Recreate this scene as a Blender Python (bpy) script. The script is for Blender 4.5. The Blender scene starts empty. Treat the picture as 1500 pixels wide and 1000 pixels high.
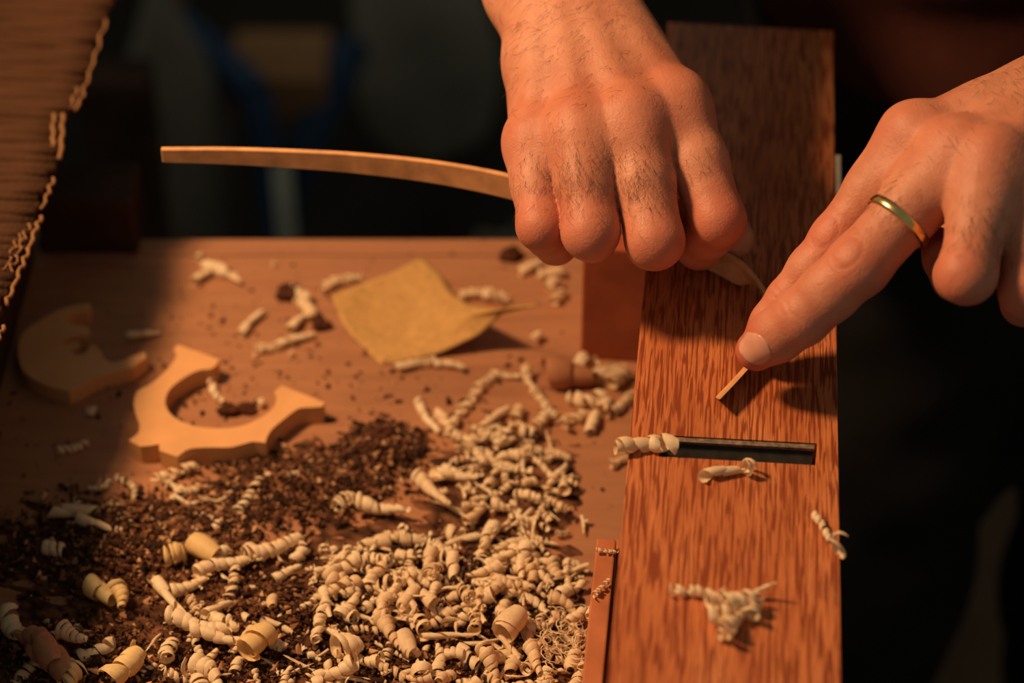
import bpy, math, random
import numpy as np
from mathutils import Vector, Matrix

# ------------------------------------------------------------------ camera, light, exposure
F = 3363.0                       # focal length in pixels of the 1500 x 1000 frame
TH = math.radians(39.6)          # camera pitch below the horizon
CT, ST = math.cos(TH), math.sin(TH)
BENCH = 0.90                     # bench top above the floor
HB = 0.110                       # sole of the upturned plane above the bench
CAMZ = BENCH + HB + 0.612
scene = bpy.context.scene
col = scene.collection
cam_d = bpy.data.cameras.new('camera')
cam = bpy.data.objects.new('camera', cam_d)
col.objects.link(cam)
cam.location = (0, 0, CAMZ)
cam.rotation_euler = (math.pi / 2 - TH, 0, 0)
cam_d.sensor_width = 22.3
cam_d.lens = 22.3 * F / 1500
cam_d.clip_start = 0.01
cam_d.dof.use_dof = True
cam_d.dof.focus_distance = 0.94
cam_d.dof.aperture_fstop = 3.0
scene.camera = cam

world = bpy.data.worlds.new('workshop_ambient')
scene.world = world
world.use_nodes = True
bg = world.node_tree.nodes['Background']
bg.inputs[0].default_value = (0.95, 1.0, 0.82, 1)
bg.inputs[1].default_value = 0.14

def light(name, kind, loc, aim, energy, color, **kw):
    d = bpy.data.lights.new(name, kind)
    d.energy = energy
    d.color = color
    for k, v in kw.items():
        setattr(d, k, v)
    o = bpy.data.objects.new(name, d)
    col.objects.link(o)
    o.location = loc
    o.rotation_euler = (Vector(aim) - Vector(loc)).to_track_quat('-Z', 'Y').to_euler()
    return o

# the warm bench lamp hangs over the work, beyond the frame on the side all shadows fall away from
light('bench_lamp_offscreen', 'SPOT', (-0.54, 0.80, BENCH + 0.80), (0.06, 0.78, BENCH), 46.0, (1.0, 0.61, 0.31),
      spot_size=math.radians(64), spot_blend=0.5, shadow_soft_size=0.072)

vs = scene.view_settings
vs.view_transform = 'Standard'
vs.look = 'None'
vs.exposure = 0.0
vs.gamma = 1.0
vs.use_curve_mapping = False

rng = random.Random(7)
nrng = np.random.default_rng(7)

# ------------------------------------------------------------------ helpers
def PD(px, py, depth):
    """pixel + depth along the optical axis -> world"""
    u = (px - 750) / F
    v = (py - 500) / F
    return Vector((depth * u, depth * (CT - v * ST), CAMZ - depth * (ST + v * CT)))

def P(px, py, h=0.0):
    """pixel + height above the bench top -> world"""
    v = (py - 500) / F
    return PD(px, py, (CAMZ - BENCH - h) / (ST + v * CT))

def PY(px, py, Y):
    """pixel + world Y (a thing standing behind) -> world"""
    v = (py - 500) / F
    return PD(px, py, Y / (CT - v * ST))

def tag(o, label=None, cat=None, group=None, kind=None):
    if label: o['label'] = label
    if cat: o['category'] = cat
    if group: o['group'] = group
    if kind: o['kind'] = kind
    return o

def link(name, me, m, parent=None, loc=None, smooth=False):
    o = bpy.data.objects.new(name, me)
    col.objects.link(o)
    if m is not None and not me.materials:
        me.materials.append(m)
    if parent is not None:
        o.parent = parent
    if loc is not None:
        o.location = loc
    if smooth:
        me.polygons.foreach_set('use_smooth', [True] * len(me.polygons))
    return o

def mesh(name, verts, faces, m, parent=None, loc=None, smooth=False):
    me = bpy.data.meshes.new(name)
    me.from_pydata([tuple(v) for v in verts], [], faces)
    me.update()
    return link(name, me, m, parent, loc, smooth)

def empty(name, loc):
    o = bpy.data.objects.new(name, None)
    o.empty_display_size = 0.02
    col.objects.link(o)
    o.location = loc
    return o

def bevel(o, w, seg=2):
    b = o.modifiers.new('bevel', 'BEVEL')
    b.width = w
    b.segments = seg
    b.limit_method = 'ANGLE'
    return o

def box_data(x0, x1, y0, y1, z0, z1):
    v = [(x0, y0, z0), (x1, y0, z0), (x1, y1, z0), (x0, y1, z0), (x0, y0, z1), (x1, y0, z1), (x1, y1, z1), (x0, y1, z1)]
    f = [(0, 3, 2, 1), (4, 5, 6, 7), (0, 1, 5, 4), (1, 2, 6, 5), (2, 3, 7, 6), (3, 0, 4, 7)]
    return v, f

def box(name, b, m, parent=None, loc=None, bev=0.0):
    v, f = box_data(*b)
    o = mesh(name, v, f, m, parent, loc)
    if bev:
        bevel(o, bev)
    return o

def bar(name, a, b, w, t, m, parent=None, bev=0.0):
    """rectangular bar from a to b (given in the parent's space)"""
    a, b = Vector(a), Vector(b)
    d = (b - a).normalized()
    s = d.cross(Vector((0, 0, 1)))
    s = s.normalized() if s.length > 1e-4 else Vector((1, 0, 0))
    n = s.cross(d).normalized()
    v = []
    for p in (a, b):
        for i, j in ((-1, -1), (1, -1), (1, 1), (-1, 1)):
            v.append(p + s * (w / 2 * i) + n * (t / 2 * j))
    f = [(0, 1, 2, 3), (7, 6, 5, 4), (0, 4, 5, 1), (1, 5, 6, 2), (2, 6, 7, 3), (3, 7, 4, 0)]
    o = mesh(name, v, f, m, parent)
    if bev:
        bevel(o, bev)
    return o

def tube_data(pts, rad, n=8, cap=True):
    pts = [Vector(p) for p in pts]
    if not hasattr(rad, '__len__'):
        rad = [rad] * len(pts)
    v, f = [], []
    up = Vector((0.31, 0.17, 0.93)).normalized()
    for i, p in enumerate(pts):
        d = (pts[min(i + 1, len(pts) - 1)] - pts[max(i - 1, 0)]).normalized()
        s = d.cross(up).normalized()
        t = s.cross(d).normalized()
        for k in range(n):
            a = 2 * math.pi * k / n
            v.append(p + (s * math.cos(a) + t * math.sin(a)) * rad[i])
    for i in range(len(pts) - 1):
        for k in range(n):
            k2 = (k + 1) % n
            f.append((i * n + k, i * n + k2, (i + 1) * n + k2, (i + 1) * n + k))
    if cap:
        f.append(tuple(reversed(range(n))))
        f.append(tuple((len(pts) - 1) * n + k for k in range(n)))
    return v, f

def prism(name, outline, z0, z1, m, parent=None, loc=None, bev=0.0, holes=()):
    """flat outline (local x, y) given thickness; triangulated so that any outline works"""
    from mathutils.geometry import tessellate_polygon
    loops = [list(outline)] + [list(h) for h in holes]
    flat = [p for l in loops for p in l]
    n = len(flat)
    tris = tessellate_polygon([[Vector((p[0], p[1], 0)) for p in l] for l in loops])
    v = [(p[0], p[1], z0) for p in flat] + [(p[0], p[1], z1) for p in flat]
    f = []
    for t in tris:
        a, b, c = [Vector(flat[i]).to_2d() for i in t]
        cr = (b - a).cross(c - a)
        t = tuple(t) if cr > 0 else tuple(reversed(t))
        f.append(tuple(i + n for i in t))
        f.append(tuple(reversed(t)))
    k0 = 0
    for li, l in enumerate(loops):
        m_ = len(l)
        area = sum(l[i][0] * l[(i + 1) % m_][1] - l[(i + 1) % m_][0] * l[i][1] for i in range(m_))
        fl = (area > 0) == (li == 0)
        for i in range(m_):
            a, b = k0 + i, k0 + (i + 1) % m_
            q = (a, b, b + n, a + n)
            f.append(q if fl else tuple(reversed(q)))
        k0 += m_
    o = mesh(name, v, f, m, parent, loc)
    if bev:
        bevel(o, bev)
    return o

def catmull(pts, n=6, closed=False):
    pts = [Vector(p) for p in pts]
    out = []
    N = len(pts)
    for i in range(N if closed else N - 1):
        p0 = pts[(i - 1) % N] if (closed or i > 0) else pts[0] * 2 - pts[1]
        p1, p2 = pts[i], pts[(i + 1) % N]
        p3 = pts[(i + 2) % N] if (closed or i + 2 < N) else pts[-1] * 2 - pts[-2]
        for k in range(n):
            t = k / n
            out.append(0.5 * ((2 * p1) + (p2 - p0) * t + (2 * p0 - 5 * p1 + 4 * p2 - p3) * t * t + (3 * p1 - p0 - 3 * p2 + p3) * t ** 3))
    if not closed:
        out.append(pts[-1])
    return out

# ------------------------------------------------------------------ materials
class NT:
    def __init__(self, name):
        self.m = bpy.data.materials.new(name)
        self.m.use_nodes = True
        self.t = self.m.node_tree
        self.b = self.t.nodes['Principled BSDF']
    def n(self, kind, **kw):
        nd = self.t.nodes.new(kind)
        for k, v in kw.items():
            if isinstance(k, str) and hasattr(nd, k):
                setattr(nd, k, v)
        return nd
    def l(self, a, b):
        self.t.links.new(a, b)
    def coord(self, which='Object', scale=(1, 1, 1), rot=(0, 0, 0)):
        tc = self.n('ShaderNodeTexCoord')
        mp = self.n('ShaderNodeMapping')
        mp.inputs['Scale'].default_value = scale
        mp.inputs['Rotation'].default_value = rot
        self.l(tc.outputs[which], mp.inputs[0])
        return mp.outputs[0]
    def noise(self, vec, scale, detail=3, rough=0.5, dist=0.0):
        nd = self.n('ShaderNodeTexNoise')
        nd.inputs['Scale'].default_value = scale
        nd.inputs['Detail'].default_value = detail
        nd.inputs['Roughness'].default_value = rough
        nd.inputs['Distortion'].default_value = dist
        self.l(vec, nd.inputs['Vector'])
        return nd.outputs['Fac']
    def ramp(self, fac, stops):
        nd = self.n('ShaderNodeValToRGB')
        e = nd.color_ramp.elements
        while len(e) < len(stops):
            e.new(0.5)
        for i, (p, c) in enumerate(stops):
            e[i].position = p
            e[i].color = (c[0], c[1], c[2], 1) if hasattr(c, '__len__') else (c, c, c, 1)
        self.l(fac, nd.inputs[0])
        return nd.outputs[0]
    def mix(self, fac, a, b, mode='MIX'):
        nd = self.n('ShaderNodeMix', data_type='RGBA', blend_type=mode)
        for s, x in ((0, fac), (6, a), (7, b)):
            if hasattr(x, 'links'):
                self.l(x, nd.inputs[s])
            elif s == 0:
                nd.inputs[0].default_value = x
            else:
                nd.inputs[s].default_value = (x[0], x[1], x[2], 1)
        return nd.outputs[2]
    def bump(self, h, strength, dist):
        nd = self.n('ShaderNodeBump')
        nd.inputs['Strength'].default_value = strength
        nd.inputs['Distance'].default_value = dist
        self.l(h, nd.inputs['Height'])
        self.l(nd.outputs[0], self.b.inputs['Normal'])
    def base(self, c):
        if hasattr(c, 'links'):
            self.l(c, self.b.inputs['Base Color'])
        else:
            self.b.inputs['Base Color'].default_value = (c[0], c[1], c[2], 1)
    def set(self, rough=0.6, spec=0.3, metal=0.0):
        self.b.inputs['Roughness'].default_value = rough
        self.b.inputs['Specular IOR Level'].default_value = spec
        self.b.inputs['Metallic'].default_value = metal
        return self

def plain(name, c, rough=0.6, spec=0.3, metal=0.0, var=0.25, scale=60):
    k = NT(name).set(rough, spec, metal)
    f = k.noise(k.coord(), scale, 4)
    k.base(k.ramp(f, [(0.3, [x * (1 - var) for x in c]), (0.7, [min(1, x * (1 + var)) for x in c])]))
    return k.m

def mat_oak():
    k = NT('oak').set(0.42, 0.35)
    v = k.coord('Object')
    # long open pores, dark and staggered, on an orange-brown ground
    v1 = k.coord('Object', (1, 0.050, 1))
    a = k.noise(v1, 820, 2, 0.5, 0.45)
    b = k.noise(v1, 1500, 2, 0.5, 0.3)
    big = k.noise(k.coord('Object', (1, 0.25, 1)), 45, 3, 0.5, 0.5)
    pore = k.ramp(a, [(0.43, 1.0), (0.52, 0.0)])
    fine = k.ramp(b, [(0.42, 1.0), (0.60, 0.0)])
    g = k.ramp(big, [(0.30, (0.44, 0.125, 0.040)), (0.55, (0.57, 0.185, 0.065)), (0.75, (0.64, 0.245, 0.095))])
    c1 = k.mix(pore, g, (0.23, 0.050, 0.016))
    mm = k.n('ShaderNodeMath', operation='MULTIPLY')
    k.l(fine, mm.inputs[0]); mm.inputs[1].default_value = 0.35
    c2 = k.mix(mm.outputs[0], c1, (0.25, 0.055, 0.018))
    wear = k.ramp(k.noise(v, 28, 4, 0.6), [(0.62, 0.0), (0.80, 0.45)])
    k.base(k.mix(wear, c2, (0.62, 0.28, 0.13)))
    k.bump(pore, -0.35, 0.0006)
    return k.m

def mat_bench():
    k = NT('bench_wood').set(0.55, 0.25)
    v = k.coord('Object')
    vg = k.coord('Object', (0.12, 1, 1))
    g = k.noise(vg, 160, 4, 0.6, 0.3)
    bl = k.noise(v, 9, 4, 0.55)
    c = k.ramp(g, [(0.3, (0.31, 0.130, 0.062)), (0.7, (0.40, 0.178, 0.085))])
    c = k.mix(k.ramp(bl, [(0.35, 0.0), (0.7, 0.45)]), c, (0.33, 0.150, 0.080))
    spots = k.ramp(k.noise(v, 170, 2, 0.5), [(0.64, 0.0), (0.72, 0.7)])
    c = k.mix(spots, c, (0.16, 0.07, 0.04))
    k.base(c)
    k.bump(g, 0.15, 0.0005)
    return k.m

def mat_skin():
    k = NT('skin').set(0.50, 0.34)
    v = k.coord('Object')
    at = k.n('ShaderNodeAttribute', attribute_name='redness')
    mott = k.noise(v, 55, 4, 0.6)
    c = k.ramp(mott, [(0.32, (0.45, 0.165, 0.092)), (0.66, (0.58, 0.250, 0.150))])
    c = k.mix(at.outputs['Fac'], c, (0.50, 0.105, 0.058))
    k.base(c)
    f1 = k.noise(k.coord('Object', (1, 1, 1)), 900, 3, 0.6)
    f2 = k.noise(v, 260, 3, 0.6, 1.0)
    s = k.n('ShaderNodeMath', operation='ADD')
    k.l(f1, s.inputs[0]); k.l(f2, s.inputs[1])
    k.bump(s.outputs[0], 0.34, 0.0007)
    k.b.inputs['Subsurface Weight'].default_value = 0.25
    k.b.inputs['Subsurface Radius'].default_value = (1.0, 0.30, 0.15)
    k.b.inputs['Subsurface Scale'].default_value = 0.004
    return k.m

def mat_shaving(name, c, c2):
    k = NT(name).set(0.55, 0.25)
    v = k.coord('Object')
    oi = k.n('ShaderNodeObjectInfo')
    f = k.noise(v, 420, 3, 0.6)
    cc = k.ramp(f, [(0.3, c2), (0.65, c)])
    rs = k.ramp(oi.outputs['Random'], [(0.35, 0.0), (1.0, 0.62)])
    k.base(k.mix(rs, cc, [c2[0] * 0.86, c2[1] * 0.78, c2[2] * 0.70]))
    tr = k.n('ShaderNodeBsdfTranslucent')
    tr.inputs[0].default_value = (c[0], c[1] * 0.9, c[2] * 0.75, 1)
    mx = k.n('ShaderNodeMixShader')
    mx.inputs[0].default_value = 0.22
    k.l(k.b.outputs[0], mx.inputs[1]); k.l(tr.outputs[0], mx.inputs[2])
    k.l(mx.outputs[0], k.t.nodes['Material Output'].inputs[0])
    return k.m

def mat_attr(name, rough=0.9):
    k = NT(name).set(rough, 0.1)
    at = k.n('ShaderNodeAttribute', attribute_name='tone')
    k.base(at.outputs['Color'])
    return k.m

def mat_cloth(name, c, weave=900, str_=0.4):
    k = NT(name).set(0.9, 0.08)
    v = k.coord('Object')
    f = k.noise(v, 14, 4, 0.6)
    k.base(k.ramp(f, [(0.3, [x * 0.75 for x in c]), (0.7, [x * 1.2 for x in c])]))
    k.bump(k.noise(v, weave, 2), str_, 0.0008)
    return k.m

M = {}
M['oak'] = mat_oak()
M['bench'] = mat_bench()
M['skin'] = mat_skin()
M['shave'] = mat_shaving('pale_shaving', (0.93, 0.77, 0.53), (0.82, 0.58, 0.35))
M['shave_y'] = mat_shaving('yellow_shaving', (0.90, 0.70, 0.36), (0.80, 0.55, 0.25))
M['shave_r'] = mat_shaving('reddish_shaving', (0.62, 0.30, 0.16), (0.50, 0.22, 0.11))
M['debris'] = mat_attr('wood_debris')
M['maple'] = plain('maple', (0.64, 0.325, 0.135), 0.5, 0.3, var=0.10, scale=40)
M['redwood'] = plain('red_brown_wood', (0.36, 0.085, 0.035), 0.55, 0.25, var=0.25, scale=50)
M['tray'] = plain('tray_wood', (0.42, 0.135, 0.055), 0.55, 0.25, var=0.2, scale=60)
M['darkwood'] = plain('dark_wood', (0.045, 0.020, 0.012), 0.7, 0.15, var=0.35, scale=30)
M['sand'] = plain('sandpaper_grit', (0.47, 0.265, 0.095), 0.95, 0.05, var=0.14, scale=260)
M['steel'] = plain('worn_steel', (0.30, 0.20, 0.13), 0.45, 0.5, 0.6, var=0.5, scale=500)
M['slotshade'] = plain('iron_slot_shade', (0.028, 0.023, 0.020), 0.6, 0.2, 0.0, var=0.4, scale=200)  # near-black iron; its colour stands in for the shade inside the mouth slot
M['greymetal'] = plain('grey_metal', (0.46, 0.42, 0.34), 0.5, 0.4, 0.3, var=0.2, scale=60)
M['gold'] = plain('gold', (0.80, 0.56, 0.22), 0.22, 0.5, 1.0, var=0.08, scale=300)
M['nail'] = plain('fingernail', (0.62, 0.29, 0.20), 0.22, 0.5, var=0.08, scale=200)
M['hair'] = plain('body_hair', (0.11, 0.036, 0.018), 0.5, 0.3, var=0.3, scale=200)
M['strip'] = plain('bent_strip_wood', (0.66, 0.33, 0.14), 0.45, 0.3, var=0.2, scale=120)
M['shirt'] = mat_cloth('maroon_shirt_cloth', (0.043, 0.012, 0.008))
M['trousers'] = mat_cloth('black_trouser_cloth', (0.014, 0.012, 0.011))
M['mat'] = mat_cloth('brown_woven_fibre', (0.068, 0.030, 0.015), 700, 0.8)
M['cord'] = mat_cloth('pale_fibre_cord', (0.26, 0.13, 0.06), 1500, 0.6)
M['bark'] = plain('dark_bark', (0.075, 0.026, 0.014), 0.9, 0.1, var=0.4, scale=300)
M['floor'] = plain('dark_floor', (0.028, 0.021, 0.016), 0.8, 0.1, var=0.4, scale=4)
M['wallm'] = plain('dark_wall', (0.04, 0.032, 0.024), 0.9, 0.05, var=0.3, scale=2)
M['blue'] = plain('blue_paint', (0.020, 0.045, 0.10), 0.6, 0.2, var=0.2, scale=10)
M['tan'] = plain('tan_board', (0.30, 0.145, 0.065), 0.8, 0.1, var=0.2, scale=10)
M['greycloth'] = mat_cloth('grey_cloth', (0.22, 0.19, 0.15), 300)
M['greydark'] = plain('dim_grey_plastic', (0.16, 0.13, 0.105), 0.7, 0.2, var=0.2, scale=10)

# ------------------------------------------------------------------ the setting
tag(box('floor', (-3.0, 4.0, -1.0, 4.2, -0.05, 0.0), M['floor']), kind='structure', label='dark workshop floor beyond the bench')
tag(box('wall_back', (-3.0, 4.0, 4.2, 4.3, 0.0, 1.9), M['wallm']), kind='structure', label='dark wall at the back of the workshop')

# ------------------------------------------------------------------ workbench
yb = P(600, 350, 0).y                      # far edge
wb = empty('workbench', (0, 0, 0))
tag(wb, 'brown wooden workbench top scattered with shavings and dust', 'workbench')
XR = 0.112
box('tabletop', (-0.75, XR, 0.25, yb - 0.014, BENCH - 0.035, BENCH), M['bench'], wb, bev=0.001)
box('edge_strip', (-0.75, XR, yb - 0.0135, yb, BENCH - 0.045, BENCH + 0.0005), M['bench'], wb, bev=0.0012)
for x in (-0.70, XR - 0.07):
    for y in (0.30, yb - 0.08):
        box('leg', (x, x + 0.06, y, y + 0.06, 0, BENCH - 0.035), M['darkwood'], wb, bev=0.003)
box('apron', (-0.64, XR - 0.07, yb - 0.05, yb - 0.03, BENCH - 0.13, BENCH - 0.035), M['darkwood'], wb)

# ------------------------------------------------------------------ the upturned oak plane
def Lx(y): return 945 - 0.0917 * (y - 400)
def Rx(y): return 1222 + 0.0125 * (y - 200)
a0, a1 = P(Lx(1000), 1000, HB), P(Lx(60), 60, HB)
b0, b1 = P(Rx(1000), 1000, HB), P(Rx(60), 60, HB)
dirv = ((a1 - a0).normalized() + (b1 - b0).normalized()).normalized()
crossv = Vector((dirv.y, -dirv.x, 0))
org = a0.copy()
Wb = 0.5 * ((b0 - a0).dot(crossv) + (b1 - a0).dot(crossv) - (a1 - a0).dot(crossv))
ang = math.atan2(crossv.y, crossv.x)
def loc2(p):
    q = p - org
    return (q.dot(crossv), q.dot(dirv))
far = loc2(P(1100, 39, HB))[1]
pl = empty('jointer_plane', (org.x, org.y, BENCH + HB))
pl.rotation_euler = (0, 0, ang)
tag(pl, 'long orange-brown oak jointer plane turned sole up with a dark mouth slot', 'plane')
TB = 0.042
sl = [loc2(P(957, 636, HB)), loc2(P(1197, 649, HB)), loc2(P(1195, 681, HB)), loc2(P(966, 668, HB))]   # FL FR NR NL
near = -0.30
ov = [(0, near), (Wb, near), (Wb, sl[2][1]), (Wb, sl[1][1]), (Wb, far), (0, far), (0, sl[0][1]), (0, sl[3][1])]
vv = [(x, y, 0) for x, y in ov] + [(x, y, 0) for x, y in sl] + [(x, y, -TB) for x, y in ov] + [(x, y, -TB) for x, y in sl]
top = [(0, 1, 2, 10, 11, 7), (2, 3, 9, 10), (3, 4, 5, 6, 8, 9), (6, 7, 11, 8)]
ff = list(top) + [tuple(i + 12 for i in reversed(t)) for t in top]
for i in range(8):
    j = (i + 1) % 8
    ff.append((i, i + 12, j + 12, j))
for i, j in ((8, 9), (9, 10), (10, 11), (11, 8)):
    ff.append((i, i + 12, j + 12, j))
bevel(mesh('body', vv, ff, M['oak'], pl), 0.0012, 3)
def lerp2(a, b, t): return (a[0] + (b[0] - a[0]) * t, a[1] + (b[1] - a[1]) * t)
fl, fr = lerp2(sl[0], sl[1], 0.035), lerp2(sl[0], sl[1], 0.985)
th_ = 0.0024
bv = []
for z, dy in ((-0.0003, 0.0), (-0.0016, 0.0)):
    for (x, y) in (fl, fr):
        bv.append((x, y - 0.0006 - dy, z))
    for (x, y) in (fr, fl):
        bv.append((x, y - th_ - dy, z - 0.0006))
o = mesh('blade', bv, [(3, 2, 1, 0), (4, 5, 6, 7), (0, 1, 5, 4), (1, 2, 6, 5), (2, 3, 7, 6), (3, 0, 4, 7)], M['steel'], pl)
o['label'] = 'worn steel cutting edge in the mouth'
wv = []
for z, e in ((-0.0024, 0.0), (-0.040, 0.0)):
    for (x, y) in (lerp2(sl[0], sl[1], .02), lerp2(sl[0], sl[1], .98)):
        wv.append((x, y - 0.0008, z))
    for (x, y) in (lerp2(sl[3], sl[2], .98), lerp2(sl[3], sl[2], .02)):
        wv.append((x, y + 0.0006, z - 0.012 if z > -0.03 else z))
mesh('slot_shade_wedge', wv, [(3, 2, 1, 0), (4, 5, 6, 7), (0, 1, 5, 4), (1, 2, 6, 5), (2, 3, 7, 6), (3, 0, 4, 7)], M['slotshade'], pl)  # fills the shallow slot; its black paints the shade of the open mouth
UND = BENCH + HB - TB

def on_axis(name, b, m, parent=None, bev=0.0):
    """box in the plane's own axes; b = x0,x1,y0,y1 local and z in world"""
    o = box(name, (b[0], b[1], b[2], b[3], b[4] - BENCH - HB, b[5] - BENCH - HB), m, None, bev=bev)
    o.location = (org.x, org.y, BENCH + HB)
    o.rotation_euler = (0, 0, ang)
    return o

# rear support block
q0 = loc2(P(850, 525, 0))
o = on_axis('support_block', (q0[0], Wb - 0.012, q0[1], q0[1] + 0.05, BENCH, UND), M['redwood'], bev=0.0012)
tag(o, 'red-brown wooden block propping up the oak plane behind the fist', 'block')
# metal bracket on the far right flank of the plane
qb = loc2(P(1228, 250, HB))
br = empty('bracket', (org.x, org.y, BENCH + HB)); br.rotation_euler = (0, 0, ang)
tag(br, 'small dull grey metal bracket on the far flank of the oak plane', 'bracket')
box('plate', (Wb + 0.0004, Wb + 0.0030, qb[1] - 0.028, qb[1] + 0.012, -0.035, 0.0008), M['greymetal'], br, bev=0.0005)
box('tab', (Wb + 0.0031, Wb + 0.009, qb[1] - 0.012, qb[1] - 0.002, -0.012, -0.006), M['greymetal'], br, bev=0.0005)

# tray under the near end
TZ = BENCH + 0.052
qt = loc2(P(874, 787, 0.052))
tx0, ty1 = qt[0], qt[1]
tr = empty('wooden_tray', (org.x, org.y, BENCH)); tr.rotation_euler = (0, 0, ang)
tag(tr, 'open red-brown wooden tray tucked under the near end of the oak plane', 'tray')
zt = 0.052
tw = 0.0082
def tbox(n, x0, x1, y0, y1, z0, z1): box(n, (x0, x1, y0, y1, z0, z1), M['tray'], tr, bev=0.0008)
tbox('side_wall', tx0, tx0 + tw, ty1 - 0.34, ty1, 0.0, zt)
tbox('side_wall', Wb - 0.004, Wb - 0.004 + tw, ty1 - 0.34, ty1, 0.0, zt)
tbox('end_wall', tx0 + tw + 0.0002, Wb - 0.0042, ty1 - 0.006, ty1, 0.0, zt + 0.0005)
tbox('end_wall', tx0 + tw + 0.0002, Wb - 0.0042, ty1 - 0.34, ty1 - 0.333, 0.0, zt)
tbox('tray_floor', tx0 + tw + 0.0002, Wb - 0.0042, ty1 - 0.332, ty1 - 0.0062, 0.0, 0.004)

# ------------------------------------------------------------------ cut-out wooden pieces
def cutout(name, px, thick, m, label, cat, holes_px=(), z=0.0, smooth_n=0):
    pts = [P(x, y, z + thick) for x, y in px]
    c = sum(pts, Vector()) / len(pts)
    ol = [(p.x - c.x, p.y - c.y) for p in pts]
    hs = [[(P(x, y, z + thick).x - c.x, P(x, y, z + thick).y - c.y) for x, y in h] for h in holes_px]
    o = prism(name, ol, 0.0, thick, m, None, (c.x, c.y, BENCH + z), bev=0.0004, holes=hs)
    return tag(o, label, cat)

def sm(pts, n=4):
    return [(p.x, p.y) for p in catmull([Vector((x, y, 0)) for x, y in pts], n)]

def crop(pts, s, ox, oy):
    return [(x / s + ox, y / s + oy) for x, y in pts]

c_ol = ([(380, 115), (660, 215)]
        + sm([(640, 258), (600, 282), (540, 287), (470, 312), (390, 362), (330, 412), (300, 460), (290, 510), (305, 560), (345, 607), (410, 645),
              (500, 675), (600, 688), (720, 688), (830, 668), (930, 625), (1000, 580), (1045, 525), (1055, 475), (1038, 437)])
        + [(1090, 395), (1385, 510), (1370, 540)] + sm([(1310, 545), (1240, 548), (1190, 562), (1100, 630), (1020, 700), (984, 760)])
        + [(980, 788), (890, 780)] + sm([(800, 805), (730, 820), (600, 820), (480, 826), (430, 842)]) + [(372, 885), (250, 842), (250, 797)]
        + sm([(190, 808), (120, 815)]) + [(40, 772)] + sm([(85, 740), (108, 715), (114, 660), (88, 590), (76, 510), (95, 440)])
        + sm([(130, 415), (190, 385), (290, 300), (345, 235), (368, 190)]) + [(350, 140)])
cutout('cutout_frame', crop(c_ol, 4.6875, 180, 480), 0.0105, M['maple'],
       'pale C-shaped wooden cutout with pointed horns and notched rim lying on the bench', 'wood piece')
s_ol = ([(735, 128)] + sm([(600, 150), (450, 200), (330, 268), (210, 345), (160, 430), (148, 520), (168, 640), (230, 720), (340, 785), (450, 822), (560, 850)])
        + sm([(640, 815), (760, 750), (900, 700), (1080, 655)]) + [(1190, 575), (1180, 530)]
        + sm([(1080, 560), (980, 605), (900, 612), (850, 580), (820, 520), (790, 485), (740, 470)])
        + [(700, 535)] + sm([(640, 556), (590, 540), (585, 505), (640, 478), (640, 450), (580, 455), (520, 475), (505, 450), (560, 410), (640, 395)])
        + [(735, 398), (725, 325)] + sm([(660, 312), (590, 306), (548, 270), (560, 225), (620, 200)]) + [(720, 190)])
cutout('scroll_template', crop(s_ol, 5.556, 0, 420), 0.0085, M['maple'],
       'wooden scroll-shaped cutout with a curled notch lying beside the C-shaped one', 'wood piece')

# ------------------------------------------------------------------ sheet of sandpaper with a raised corner
def polyl(pts, t):
    d = [0]
    for i in range(1, len(pts)):
        d.append(d[-1] + math.dist(pts[i][:2], pts[i - 1][:2]))
    x = t * d[-1]
    for i in range(1, len(pts)):
        if x <= d[i] + 1e-9:
            k = (x - d[i - 1]) / max(1e-9, d[i] - d[i - 1])
            return Vector([a + (b - a) * k for a, b in zip(pts[i - 1], pts[i])])
    return Vector(pts[-1])
AB = [(486, 432, 3), (530, 415, 2.5), (575, 398, 3), (618, 376, 5)]
DC = [(558, 534, 1), (645, 516, 3), (705, 488, 12), (736, 460, 24), (792, 446, 38)]
AD = [(486, 432, 3), (500, 470, 2.5), (516, 492, 2), (558, 534, 1)]
BC = [(618, 376, 5), (645, 402, 4), (662, 430, 5), (690, 447, 14), (735, 453, 28), (792, 446, 38)]
N = 22
gv, gf = [], []
for i in range(N + 1):
    for j in range(N + 1):
        u, v = i / N, j / N
        q = (polyl(AB, u) * (1 - v) + polyl(DC, u) * v + polyl(AD, v) * (1 - u) + polyl(BC, v) * u
             - (Vector(AB[0]) * (1 - u) * (1 - v) + Vector(AB[-1]) * u * (1 - v) + Vector(DC[0]) * (1 - u) * v + Vector(DC[-1]) * u * v))
        gv.append(P(q.x, q.y, max(0.0006, q.z * 0.001 + 0.0003 * math.sin(9 * u + 5 * v))))
c = P(600, 470, 0)
gv = [p - c for p in gv]
for i in range(N):
    for j in range(N):
        a = i * (N + 1) + j
        gf.append((a, a + 1, a + N + 2, a + N + 1))
o = mesh('sandpaper_sheet', gv, gf, M['sand'], None, c, True)
s = o.modifiers.new('thick', 'SOLIDIFY'); s.thickness = 0.0008; s.offset = -1
tag(o, 'tan sheet of sandpaper with one corner curled up off the bench', 'sandpaper')

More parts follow.
